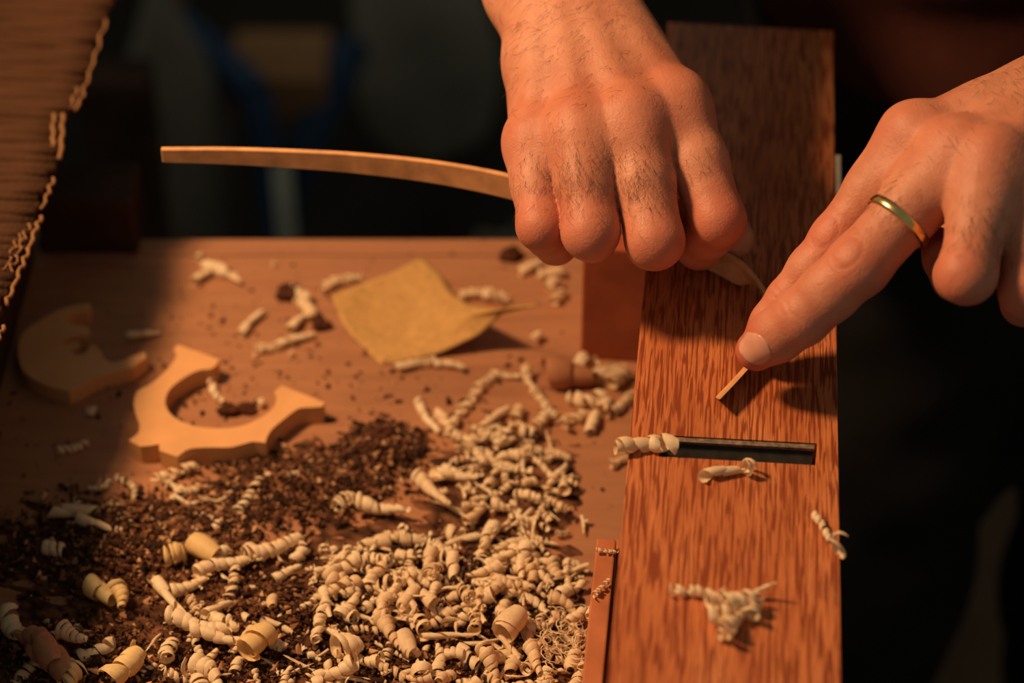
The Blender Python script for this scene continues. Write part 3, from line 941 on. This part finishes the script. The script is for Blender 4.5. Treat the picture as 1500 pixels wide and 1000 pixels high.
# ------------------------------------------------------------------ dust and dark debris
DZ = [(440, 715, 130, 50, 1.2), (560, 660, 60, 36, 1.0), (150, 800, 150, 75, 1.6), (450, 900, 230, 75, 2.0), (640, 860, 140, 75, 1.2), (110, 960, 130, 50, 1.3), (640, 975, 200, 32, 1.0),
      (500, 690, 90, 40, 0.8), (290, 770, 130, 50, 1.0), (760, 900, 80, 70, 0.6), (300, 980, 140, 30, 0.7)]
tetV = np.array([(1, 1, 1), (-1, -1, 1), (-1, 1, -1), (1, -1, -1), (0.9, -0.3, 0.8), (-0.7, 0.8, 0.5)], float) * 0.55
tetF = [(0, 4, 3), (0, 5, 1), (0, 1, 4), (1, 3, 4), (0, 2, 5), (1, 5, 2), (0, 3, 2), (1, 2, 3)]
V, Fc, tone = [], [], []
off = 0
tot = sum(z[4] for z in DZ)
ND = 17000
pal = np.array([(0.045, 0.018, 0.010), (0.09, 0.035, 0.018), (0.18, 0.075, 0.036), (0.30, 0.14, 0.07), (0.03, 0.016, 0.012), (0.50, 0.28, 0.15)])
def heap_d(px, py):
    h = heap(px, py) * 0.75
    for (cx, cy, rx, ry, a) in ((560, 655, 55, 32, 7), (430, 705, 130, 50, 4), (150, 810, 150, 70, 5)):
        h = max(h, a * 0.001 * math.exp(-((px - cx) / rx) ** 2 - ((py - cy) / ry) ** 2))
    return h
for z in DZ + [(450, 600, 420, 220, 0.35)]:
    for i in range(int(ND * z[4] / tot)):
        a, q = nrng.random() * 6.283, math.sqrt(-math.log(1 - 0.96 * nrng.random())) * 0.75
        px, py = z[0] + z[2] * q * math.cos(a), z[1] + z[3] * q * math.sin(a)
        if px > (858 if py > 770 else 905) or py < 362:
            continue
        s_ = 0.0005 + 0.0016 * nrng.random() ** 2.5
        e = np.array(Matrix.Rotation(nrng.random() * 6.28, 3, 'Z') @ Matrix.Rotation(nrng.random() * 6.28, 3, 'X'))
        sc3 = np.array([1 + 1.8 * nrng.random() ** 2, 1, 0.5 + 0.5 * nrng.random()]) * s_
        p = P(px, py, heap_d(px, py) * nrng.random() ** 0.5 + s_ * 0.4)
        V.append((tetV * sc3) @ e.T + np.array(p))
        Fc += [tuple(k + off for k in f) for f in tetF]
        off += 6
        tone.append(pal[nrng.choice(6, p=[.26, .26, .20, .10, .12, .06])] * (0.8 + 0.4 * nrng.random()))
# the low mound the crumbs lie on
mx_, my_ = 70, 56
mv, okv = [], {}
base_off = off
mv, mt, idx = [], [], {}
for j in range(my_ + 1):
    for i in range(mx_ + 1):
        px, py = -40 + 900 * i / mx_, 600 + 420 * j / my_
        h = heap_d(px, py) * 0.8 - 0.0012 + 0.0010 * math.sin(px * 0.9 + 3 * math.sin(py * 0.31)) * math.sin(py * 0.7)
        edge = min(1.0, max(0.0, (862 - px) / 20))
        mv.append(np.array(P(px, py, h * edge - 0.0005 * (1 - edge))))
        mt.append(pal[nrng.choice(3)] * (0.8 + 0.4 * nrng.random()))
for j in range(my_):
    for i in range(mx_):
        a = base_off + j * (mx_ + 1) + i
        Fc.append((a, a + mx_ + 1, a + mx_ + 2, a + 1))
V = np.concatenate(V + [np.array(mv)])
tone = np.concatenate([np.repeat(np.array(tone), 6, axis=0), np.array(mt)])
c = np.array(P(400, 800, 0))
o = mesh('wood_debris', V - c, Fc, M['debris'], None, Vector(c))
at = o.data.color_attributes.new('tone', 'FLOAT_COLOR', 'POINT')
at.data.foreach_set('color', np.concatenate([tone, np.ones((len(tone), 1))], axis=1).astype(np.float32).ravel())
tag(o, 'dark brown sawdust and bark crumbs spread over the bench under the shavings', 'sawdust', kind='stuff')
# a few bark lumps one can tell apart
def lump(px, py, s_, label, seed, base=0.0):
    r2 = random.Random(seed)
    vv, ff = [], []
    nu, nv = 10, 6
    for j in range(nv + 1):
        for i in range(nu):
            th, ph = math.pi * j / nv, 2 * math.pi * i / nu
            r = s_ * (0.75 + 0.5 * r2.random())
            vv.append((r * math.sin(th) * math.cos(ph) * 1.3, r * math.sin(th) * math.sin(ph), r * 0.7 * math.cos(th)))
    for j in range(nv):
        for i in range(nu):
            i2 = (i + 1) % nu
            ff.append((j * nu + i, (j + 1) * nu + i, (j + 1) * nu + i2, j * nu + i2))
    o = mesh('bark_chip', vv, ff, M['bark'], None, P(px, py, base + s_ * 0.5))
    tag(o, label, 'wood chip', 'dark wood chips on the bench')
for i, (px, py, s_, lb) in enumerate([(422, 428, .0055, 'dark chip among the shavings beside the sandpaper tip'), (748, 372, .005, 'dark reddish chip behind the curled sandpaper'),
                                      (775, 638, .004, 'flat dark chip in the trail of shavings'), (335, 600, .004, 'dark chip inside the C-shaped cutout'),
                                      (362, 598, .0035, 'smaller dark chip inside the C-shaped cutout'), (560, 640, .006, 'dark lump on top of the dust mound'),
                                      (535, 655, .005, 'dark lump on the flank of the dust mound'), (470, 475, .004, 'dark chip by the long shaving near the sandpaper')]):
    lump(px, py, s_, lb, i)

# ------------------------------------------------------------------ the craftsman: one body, grown as a smooth implicit surface (mm)
def mm(v): return np.array(v, float) * 1000.0
def smin(a, b, k):
    h = np.clip(0.5 + 0.5 * (b - a) / k, 0, 1)
    return b + (a - b) * h - k * h * (1 - h)
def cap(p, a, b, r0, r1, sq=None):
    ba = b - a
    pa = p - a
    t = np.clip(pa @ ba / (ba @ ba), 0, 1)
    q = pa - t[:, None] * ba
    if sq is not None:                       # flatten or widen the section along one direction
        n, s = sq
        q = q + np.outer(q @ n, n) * (s - 1)
    return np.sqrt((q * q).sum(1)) - (r0 + (r1 - r0) * t)
def ball(p, c, r): return np.sqrt(((p - c) ** 2).sum(1)) - r

def unit(v): return v / np.linalg.norm(v)
TOCAM = unit(mm(Vector((0, -CT, ST))))

class Hand:
    """wrist, mcp[4], pip[4], dip[4], tip[4] as (px, py, depth); radii in mm; thumb = 4 joints"""
    def __init__(s, wrist, elbow, fingers, thumb, rad, pads, tendon=True):
        g = lambda q: mm(PD(*q))
        s.w, s.e = g(wrist), mm(elbow)
        s.f = [[g(q) for q in f] for f in fingers]
        s.t = [g(q) for q in thumb]
        s.rad = rad
        s.pads = [(g(q[:3]), q[3]) for q in pads]
        mid = (s.f[1][0] + s.f[2][0]) / 2
        ax = unit(mid - s.w)
        side = s.f[0][0] - s.f[3][0]
        s.side = unit(side - ax * (side @ ax))
        s.dor = np.cross(ax, s.side)
        if s.dor @ TOCAM < 0: s.dor = -s.dor
        s.ax = ax
    def palm(s, p):
        d = None
        wr = [s.w + s.side * k for k in (11, 4, -4, -11)]
        for i in range(4):
            m = s.f[i][0]
            r = (11.4, 11.6, 10.8, 9.8)[i]
            dd = cap(p, wr[i] - s.dor * 1, m - s.dor * 1.0, 15.5, r)
            d = dd if d is None else smin(d, dd, 15)
        # flesh of the palm, ball of the thumb
        d = smin(d, cap(p, s.w - s.dor * 8 + s.side * 2, (s.f[1][0] + s.f[2][0]) / 2 - s.dor * 9, 14, 11), 9)
        d = smin(d, cap(p, s.w - s.dor * 9 - s.side * 10, s.f[3][0] - s.dor * 8, 12, 9), 9)
        # forearm: two bones' breadth at the wrist, rounder towards the elbow
        fd = s.e - s.w
        for k in (1, -1):
            d = smin(d, cap(p, s.w + s.side * 15 * k - s.dor * 2, s.e + s.side * 10 * k, 18.5, 33), 14)
        # knuckles and tendons standing proud on the back of the hand
        for i in range(4):
            m = s.f[i][0]
            d = smin(d, ball(p, m + s.dor * 1.9, (10.2, 10.3, 9.4, 8.6)[i]), 8)
            d = smin(d, cap(p, s.w + s.side * (6, 2, -2, -6)[i] + s.dor * 11.5, m + s.dor * 7.6, 1.2, 1.6), 8)
        # webs between the fingers
        for i in range(3):
            p0 = s.f[i][0] + (s.f[i][1] - s.f[i][0]) * s.web[i]
            p1 = s.f[i + 1][0] + (s.f[i + 1][1] - s.f[i + 1][0]) * s.web[i]
            d = smin(d, cap(p, p0 + s.dor * s.webup, p1 + s.dor * s.webup, 9.0, 9.0), 10)
            d = smin(d, cap(p, s.f[i][0], s.f[i + 1][0], 10.4, 10.2), 8)
        for c, r in s.pads:
            d = smin(d, ball(p, c, r), 9)
        return d
    def finger(s, p, i):
        m, a, b, c = s.f[i]
        r = s.rad[i]
        # the flesh of the phalanx is waisted between the joints, with a fuller belly on the palm side
        mid1, mid2 = (m + a) / 2, (a + b) / 2
        d = cap(p, m, mid1, r[0], r[1])
        d = smin(d, cap(p, mid1, a, r[1], r[2] * 0.97), 5)
        d = smin(d, cap(p, a, mid2, r[2] * 0.96, r[3]), 4)
        d = smin(d, cap(p, mid2, b, r[3], r[4]), 4)
        cc = b + (c - b) * 0.55
        d = smin(d, cap(p, b, cc, r[4] * 0.97, r[5]), 4)
        d = smin(d, cap(p, cc, c, r[5], r[5] * 0.80), 4)
        return d
    def thumbd(s, p):
        a, b, c, e = s.t
        d = cap(p, a, b, 15, 11.5)
        d = smin(d, cap(p, b, c, 11.5, 10.5), 5)
        d = smin(d, cap(p, c, e, 10.5, 8.5), 5)
        return d
    def sdf(s, p, detail=False):
        pd = s.palm(p)
        d = None
        for i in range(4):
            f = smin(pd, s.finger(p, i), 6.5)
            d = f if d is None else np.minimum(d, f)
        d = np.minimum(d, smin(pd, s.thumbd(p), 10))
        if detail:
            d = d + s.creases(p)
        return d
    def dorsal(s, i, k):
        """direction of the back of the finger at joint k"""
        a, b, c = s.f[i][k - 1], s.f[i][k], s.f[i][min(3, k + 1)]
        v = unit(b - a) - unit(c - b)
        if np.linalg.norm(v) < 0.35 or (s is HB_ and i < 2):
            ax = unit(c - a)
            v = v * 0.0 + s.fdor - ax * (s.fdor @ ax)
        return unit(v)
    fdor = None
    web = (0.18, 0.22, 0.20)
    webup = 0.5
    def creases(s, p):
        out = np.zeros(len(p))
        for i in range(4):
            for k, rr, amp in ((1, 1.0, s.crease), (2, 0.8, s.crease * 0.8)):
                j = s.f[i][k]
                n = s.dorsal(i, k)
                ax = unit(s.f[i][k] - s.f[i][k - 1]) + unit(s.f[i][min(3, k + 1)] - s.f[i][k])
                ax = unit(ax - n * (ax @ n))
                sd = np.cross(ax, n)
                q = p - j
                t, u, h = q @ ax, q @ sd, q @ n
                m = np.exp(-((t / 11) ** 4)) * np.clip(h / 6.0, 0, 1)
                wob = 0.35 * np.sin(u * 0.9 + i) + 0.03 * u * u
                g = np.zeros(len(p))
                if k == 1:
                    rho = np.sqrt((t / 7.0) ** 2 + (u / 5.6) ** 2)
                    g += 0.7 * np.exp(-((rho - 1) / 0.14) ** 2)
                for t0, sg, a in ((-8.6, 1, .4), (5.2, -1, 0.35), (8.8, -1, 0.6)) if k == 1 else ((-1.6, 1, .8), (1.2, -1, .6)):
                    g += a * np.exp(-((t - t0 + sg * wob) / 0.75) ** 2)
                if i > 1 or s is HA: g = g * 0.35
                out += amp * m * g * np.exp(-(u / 9) ** 4)
        return out

def surface_nets(sdf, lo, hi, h, band):
    n = np.ceil((hi - lo) / h).astype(int) + 1
    st = 6
    nc = np.ceil(n / st).astype(int) + 2
    g = np.stack(np.meshgrid(*[lo[i] + np.arange(nc[i]) * h * st for i in range(3)], indexing='ij'), -1).reshape(-1, 3)
    dc = np.concatenate([sdf(c) for c in np.array_split(g, max(1, len(g) // 60000))]).reshape(nc)
    I = np.minimum((np.arange(n[0]) + st // 2) // st, nc[0] - 1)
    J = np.minimum((np.arange(n[1]) + st // 2) // st, nc[1] - 1)
    K = np.minimum((np.arange(n[2]) + st // 2) // st, nc[2] - 1)
    vol = dc[np.ix_(I, J, K)].astype(np.float64)
    act = np.argwhere(np.abs(vol) < band)
    for c in np.array_split(act, max(1, len(act) // 60000)):
        vol[c[:, 0], c[:, 1], c[:, 2]] = sdf(lo + c * h)
    ins = vol < 0
    cnt = np.zeros(np.array(vol.shape) - 1, np.int8)
    for a in (0, 1):
        for b in (0, 1):
            for c in (0, 1):
                cnt += ins[a:a + vol.shape[0] - 1, b:b + vol.shape[1] - 1, c:c + vol.shape[2] - 1]
    cells = np.argwhere((cnt > 0) & (cnt < 8))
    idx = -np.ones(cnt.shape, np.int64)
    idx[tuple(cells.T)] = np.arange(len(cells))
    acc = np.zeros((len(cells), 3)); num = np.zeros(len(cells))
    cor = [(a, b, c) for a in (0, 1) for b in (0, 1) for c in (0, 1)]
    for A in cor:
        for B in cor:
            if sum(abs(x - y) for x, y in zip(A, B)) == 1 and A < B:
                va = vol[tuple((cells + A).T)]; vb = vol[tuple((cells + B).T)]
                m = (va < 0) != (vb < 0)
                t = va[m] / (va[m] - vb[m])
                acc[m] += np.array(A) + t[:, None] * (np.array(B) - np.array(A))
                num[m] += 1
    V = lo + (cells + acc / num[:, None]) * h
    faces = []
    for ax in range(3):
        b, c = (ax + 1) % 3, (ax + 2) % 3
        s0 = [slice(1, -1)] * 3; s0[ax] = slice(0, -1)
        s1 = [slice(1, -1)] * 3; s1[ax] = slice(1, None)
        A, B = ins[tuple(s0)], ins[tuple(s1)]
        e = np.argwhere(A != B)
        fl = A[tuple(e.T)]
        off = np.ones(3, int); off[ax] = 0
        e = e + off
        q = []
        for db, dc_ in ((0, 0), (-1, 0), (-1, -1), (0, -1)):
            k = e.copy(); k[:, b] += db; k[:, c] += dc_
            ok = (k < np.array(idx.shape)).all(1)
            q.append(np.where(ok, idx[tuple(np.minimum(k, np.array(idx.shape) - 1).T)], -1))
        q = np.stack(q, 1)
        good = (q >= 0).all(1)
        q, fl = q[good], fl[good]
        q[~fl] = q[~fl][:, ::-1]
        faces.append(q)
    return V, np.concatenate(faces)

def grad(sdf, p, e=0.15):
    out = np.zeros_like(p)
    for k in ((1, -1, -1), (-1, -1, 1), (-1, 1, -1), (1, 1, 1)):
        k = np.array(k, float)
        out += k * sdf(p + k * e)[:, None]
    return out / np.maximum(1e-9, np.linalg.norm(out, axis=1))[:, None]

# joints read off the photograph; the depth of each follows from bone lengths and what the hand rests on
ELB_A = Vector((-0.075, 1.085, 1.245))
ELB_B = Vector((0.455, 0.905, 1.225))
HA = Hand((817, -35, 1.012), ELB_A,
          [[(992, 152, .966), (1052, 322, .951), (1024, 360, .976), (1004, 312, .994)],
           [(925, 176, .957), (959, 352, .943), (954, 358, .972), (948, 300, .990)],
           [(850, 190, .958), (865, 339, .943), (868, 348, .972), (872, 296, .988)],
           [(783, 206, .968), (793, 331, .951), (814, 356, .970), (826, 312, .986)]],
          [(890, 50, 1.030), (975, 215, 1.022), (1045, 300, 1.008), (1076, 350, .990)],
          [(12.4, 12.3, 11.5, 10.2, 9.6, 8.6), (13.0, 12.7, 12.1, 10.8, 10.2, 9.0), (12.8, 12.6, 11.9, 10.6, 10.0, 8.8), (11.4, 10.8, 10.2, 9.2, 8.8, 7.8)],
          [(840, 90, .996, 19), (905, 85, .996, 17), (792, 95, .994, 14)])
HA.crease, HA.fdor = 0.10, HA.dor
HB_ = Hand((1640, 112, .930), ELB_B,
           [[(1338, 200, .918), (1224, 350, .924), (1156, 440, .930), (1110, 500, .936)],
            [(1402, 228, .900), (1258, 388, .897), (1174, 464, .908), (1108, 513, .920)],
            [(1452, 240, .890), (1416, 402, .874), (1402, 404, .902), (1374, 358, .916)],
            [(1505, 272, .892), (1504, 428, .880), (1500, 444, .904), (1486, 390, .918)]],
           [(1560, 150, .955), (1450, 270, .968), (1415, 340, .965), (1400, 392, .955)],
           [(12.4, 11.0, 10.3, 9.6, 9.2, 8.4), (13.0, 12.4, 12.6, 11.6, 11.3, 10.4), (12.2, 11.6, 11.4, 10.2, 9.6, 8.8), (11.0, 10.6, 10.4, 9.2, 8.6, 7.8)],
           [(1520, 170, .935, 20), (1450, 190, .925, 16)])
HB_.crease = 0.42
HB_.web = (0.34, 0.26, 0.24)
ax_ = unit(HB_.f[1][3] - HB_.f[1][0])
d_ = TOCAM * 0.80 + mm(Vector((-0.40, 0.45 * ST, 0.45 * CT))) / 1000
HB_.fdor = unit(d_ - ax_ * (d_ @ ax_))
for nm, H_ in (('A', HA), ('B', HB_)):
    print('hand', nm, 'wrist-elbow %.0f' % np.linalg.norm(H_.e - H_.w))
    for i in range(4):
        f = H_.f[i]
        print('  finger', i, 'meta %.0f' % np.linalg.norm(f[0] - H_.w), *['%.0f' % np.linalg.norm(f[k + 1] - f[k]) for k in range(3)],
              'z over sole: ' + ' '.join('%.0f' % (q[2] - (BENCH + HB) * 1000) for q in f))

SH_A, SH_B = mm((0.12, 1.06, 1.46)), mm((0.50, 1.04, 1.46))
HIP = mm((0.320, 1.10, 0.98)); CHEST = mm((0.31, 1.08, 1.34)); NECK = mm((0.31, 1.04, 1.53))
YAX = np.array([0, 1.0, 0])
def torso(p, gr=0.0):
    d = cap(p, HIP + [-55, 0, -40], HIP + [-50, -8, 130], 118 + gr, 120 + gr)
    d = smin(d, cap(p, HIP + [55, 0, -40], HIP + [50, -8, 130], 118 + gr, 120 + gr), 40)
    d = smin(d, cap(p, CHEST + [-75, 0, -60], CHEST + [-80, 0, 60], 112 + gr, 105 + gr), 60)
    d = smin(d, cap(p, CHEST + [75, 0, -60], CHEST + [80, 0, 60], 112 + gr, 105 + gr), 60)
    d = smin(d, cap(p, SH_A, SH_B, 55 + gr, 55 + gr), 60)
    return d
def body_low(p):
    d = torso(p)
    d = smin(d, cap(p, CHEST + [0, 0, 90], NECK, 66, 58), 40)
    for s_, e_, h_ in ((SH_A, mm(ELB_A), HA), (SH_B, mm(ELB_B), HB_)):
        d = smin(d, cap(p, s_, e_, 52, 40), 40)
        for k in (1, -1):
            d = smin(d, cap(p, e_ + h_.side * 10 * k, h_.w + h_.side * 15 * k - h_.dor * 2, 33, 18.5), 14)
    return d

def cut_box(H_):
    pts = np.array([q for f in H_.f for q in f] + H_.t + [H_.w + unit(H_.e - H_.w) * 45])
    return pts.min(0) - 24, pts.max(0) + 24

allV, allF, allR, off = [], [], [], 0
hand_mesh = []
for H_ in (HA, HB_):
    lo, hi = cut_box(H_)
    V, Q = surface_nets(lambda p: H_.sdf(p), lo, hi, 0.9, 7.0)
    fn = lambda p: H_.sdf(p, True)
    for it in range(2):
        n_ = grad(fn, V)
        V = V - n_ * np.clip(fn(V), -1.2, 1.2)[:, None]
    red = np.zeros(len(V))
    for i in range(4):
        for k, a, w in ((0, .45, 13), (1, .5, 10), (2, .5, 8), (3, .75, 9)):
            red = np.maximum(red, a * np.exp(-(((V - H_.f[i][k]) ** 2).sum(1)) / (2 * w * w)) * (1.35 if k == 0 else 1.7))
    red = np.clip(red, 0, 0.9)
    hand_mesh.append((V, n_))
    allV.append(V); allF.append(Q + off); allR.append(red); off += len(V)
V, Q = surface_nets(body_low, np.array([-160., 700, 900]), np.array([760., 1300, 1600]), 9.0, 60.0)
# leave out what the finer hands already cover
ctr = V[Q].mean(1)
keep = np.ones(len(Q), bool)
for H_ in (HA, HB_):
    lo, hi = cut_box(H_)
    keep &= ~((ctr > lo + 18) & (ctr < hi - 18)).all(1)
Q = Q[keep]
allV.append(V); allF.append(Q + off); allR.append(np.zeros(len(V)) + 0.1)
V = np.concatenate(allV) / 1000; Q = np.concatenate(allF); R_ = np.concatenate(allR)
used = np.zeros(len(V), bool); used[Q.ravel()] = True
remap = np.cumsum(used) - 1
V, Q, R_ = V[used], remap[Q], R_[used]
pc = np.array([0.355, 1.10, 0.0])
me = bpy.data.meshes.new('person')
me.from_pydata((V - pc).tolist(), [], Q.tolist())
at = me.attributes.new('redness', 'FLOAT', 'POINT')
at.data.foreach_set('value', R_.astype(np.float32))
me.update()
person = link('person', me, M['skin'], None, Vector(pc), True)
tag(person, 'person bending a thin strip over an upturned plane, one fist gripping and two fingers pressing', 'person')
pcv = Vector(pc)

# clothes: shirt and trousers
def nz(p):
    return (9 * np.sin(p[:, 0] * 0.024 + p[:, 2] * 0.045 + 1.5 * np.sin(p[:, 2] * 0.02)) + 6 * np.sin(p[:, 0] * 0.055 - p[:, 2] * 0.07 + p[:, 1] * 0.03))
def shirt(p):
    d = torso(p, 20)
    for s_, e_ in ((SH_A, mm(ELB_A)), (SH_B, mm(ELB_B))):
        d = smin(d, cap(p, s_, s_ + (e_ - s_) * 0.62, 66, 60), 40)
    d = d + nz(p) * 0.75
    d = np.maximum(d, 972 + 12 * np.sin(p[:, 0] * 0.02) - p[:, 2])
    return np.maximum(d, p[:, 2] - 1520)
V, Q = surface_nets(shirt, np.array([-120., 830, 940]), np.array([760., 1330, 1560]), 8.0, 60.0)
o = mesh('shirt', (V / 1000 - pc).tolist(), Q.tolist(), M['shirt'], person, smooth=True)
o['label'] = 'dark maroon shirt hanging loose over the waist'
def trou(p):
    d = cap(p, HIP + [-60, 0, -20], HIP + [-60, 5, -20.5], 132, 132)
    d = smin(d, cap(p, HIP + [60, 0, -20], HIP + [60, 5, -20.5], 132, 132), 40)
    for k in (-1, 1):
        d = smin(d, cap(p, HIP + [70 * k, 0, -80], np.array([HIP[0] + 95 * k, HIP[1] - 10, 500]), 100, 72), 30)
        d = smin(d, cap(p, np.array([HIP[0] + 95 * k, HIP[1] - 10, 500]), np.array([HIP[0] + 100 * k, HIP[1] + 10, 60]), 72, 60), 30)
    return np.maximum(np.maximum(d + nz(p) * 0.3, 5 - p[:, 2]), p[:, 2] - 992)
V, Q = surface_nets(trou, np.array([80., 900, -10]), np.array([640., 1290, 1120]), 10.0, 70.0)
o = mesh('trousers', (V / 1000 - pc).tolist(), Q.tolist(), M['trousers'], person, smooth=True)
o['label'] = 'black trousers'

# fingernails, each set into its fingertip
def nail(H_, i, wid, leng, dor=None, back=0.0):
    b, c = (H_.f[i][2], H_.f[i][3]) if i < 4 else (H_.t[2], H_.t[3])
    ax = unit(c - b)
    n = H_.dorsal(i, 2) if dor is None else dor
    n = unit(n - ax * (n @ ax))
    sd = np.cross(ax, n)
    nu, nv = 10, 12
    pts = []
    for j in range(nv + 1):
        v = j / nv
        for k in range(nu + 1):
            u = -1 + 2 * k / nu
            w2 = 2 * v - 1
            sq = lambda q: (1 - abs(q) ** 3.2 * 0.42)
            x = u * wid * sq(w2)
            t = leng * (0.5 + 0.5 * w2 * (1 - 0.16 * abs(u) ** 2.4))
            pts.append(c + ax * (t - leng * 0.62 + back) + sd * x + n * 30)
    pts = np.array(pts)
    # drop every point onto the finger along the nail direction
    for it in range(40):
        d = H_.sdf(pts)
        pts = pts - n * (np.clip(d - 0.0, -3, 3))[:, None] * 0.8
    lift = []
    for j in range(nv + 1):
        for k in range(nu + 1):
            u = -1 + 2 * k / nu
            lift.append(0.42 * (1 - abs(u) ** 5) * min(1, 0.1 + j / nv * 1.5) - 0.10)
    pts = pts + n * np.array(lift)[:, None]
    f = []
    for j in range(nv):
        for k in range(nu):
            a = j * (nu + 1) + k
            f.append((a, a + 1, a + nu + 2, a + nu + 1))
    o = mesh('fingernail', (pts / 1000 - pc).tolist(), f, M['nail'], person, smooth=True)
    s_ = o.modifiers.new('thick', 'SOLIDIFY'); s_.thickness = 0.0004; s_.offset = 0
NB = unit(TOCAM * 1.0 + np.array([-0.10, 0.0, 0.08]))
nail(HB_, 1, 6.4, 13.5, NB, -2.6)
nail(HB_, 0, 5.4, 11.5, NB, -1.0)
for i in (2, 3):
    nail(HB_, i, 5.2, 11)
for i in range(4):
    nail(HA, i, 5.4, 11)

# dark hairs on the fingers and the back of the hands
hv, hf, hoff = [], [], 0
hr = np.random.default_rng(11)
def hairs(hm, H_, centre, spread, direc, count, length, lean=0.6):
    global hoff
    V, n_ = hm
    w = np.exp(-((V - centre) ** 2).sum(1) / (2 * spread * spread)) * (n_ @ TOCAM > 0.15)
    w = w / w.sum()
    for k in hr.choice(len(V), count, p=w):
        p, n = V[k], n_[k]
        d = unit(direc) + hr.normal(0, 0.35, 3)
        d = unit(d - n * (d @ n))
        L = length * (0.6 + 0.8 * hr.random())
        sdv = np.cross(d, n) * hr.normal(0, 0.25)
        pts = [Vector(p), Vector(p + L * 0.35 * (d * 0.8 + n * 0.35)), Vector(p + L * 0.7 * (d + n * 0.28 + sdv * 0.5)), Vector(p + L * (d + n * 0.16 + sdv))]
        vv, ff = tube_data(pts, [0.055, 0.052, 0.04, 0.015], 3, False)
        hv.extend(vv); hf.extend([tuple(q + hoff for q in f) for f in ff]); hoff += len(vv)
for i, cnt in ((0, 25), (1, 190), (2, 200), (3, 60)):
    f = HA.f[i]
    hairs(hand_mesh[0], HA, f[0] * 0.40 + f[1] * 0.60 + HA.dor * 8, 7.5, (f[1] - f[0]) + HA.side * (-6), cnt, 4.6)
hairs(hand_mesh[0], HA, HA.w * 0.5 + HA.f[2][0] * 0.5 + HA.dor * 14, 26, HA.ax * 0.5 - HA.side * 0.8, 240, 6.0)
f = HB_.f[1]
hairs(hand_mesh[1], HB_, f[0] * 0.45 + f[1] * 0.55 + HB_.fdor * 9, 6.0, f[1] - f[0], 50, 4.0)
f = HB_.f[2]
hairs(hand_mesh[1], HB_, f[0] * 0.35 + f[1] * 0.65 + TOCAM * 9, 7.0, f[1] - f[0], 150, 4.5)
hairs(hand_mesh[1], HB_, HB_.w * 0.55 + HB_.f[1][0] * 0.45 + HB_.dor * 14, 22, HB_.ax * 0.5 - HB_.side * 0.9, 260, 6.5)
o = mesh('hand_hair', [(Vector(p) / 1000 - pcv) for p in hv], hf, M['hair'], person)
o['kind'] = 'stuff'
o['label'] = 'short dark hairs on fingers and backs of the hands'

# gold ring round the pressing finger
f = HB_.f[1]
rp = f[0] * 0.40 + f[1] * 0.60
ax = unit(f[1] - f[0])
e1 = unit(np.cross(ax, [0.2, 0.3, 1.0])); e2 = np.cross(ax, e1)
rv, rf = [], []
NU, NV = 64, 10
others = lambda p: HB_.finger(p, 1)
for i in range(NU):
    a = 2 * math.pi * i / NU
    dv = e1 * math.cos(a) + e2 * math.sin(a)
    r = 11.0
    for it in range(12):
        r -= others((rp + dv * r)[None, :])[0] * 0.9
    rc = max(r, 10.4) + 0.55
    for j in range(NV):
        b = 2 * math.pi * j / NV
        rv.append(rp + dv * (rc + 0.85 * math.cos(b)) + ax * (2.1 * math.sin(b)))
for i in range(NU):
    for j in range(NV):
        i2, j2 = (i + 1) % NU, (j + 1) % NV
        rf.append((i * NV + j, i2 * NV + j, i2 * NV + j2, i * NV + j2))
c = Vector(rp) / 1000
o = mesh('finger_ring', [Vector(p) / 1000 - c for p in rv], rf, M['gold'], None, c, True)
tag(o, 'plain gold ring worn on the pressing finger', 'ring')
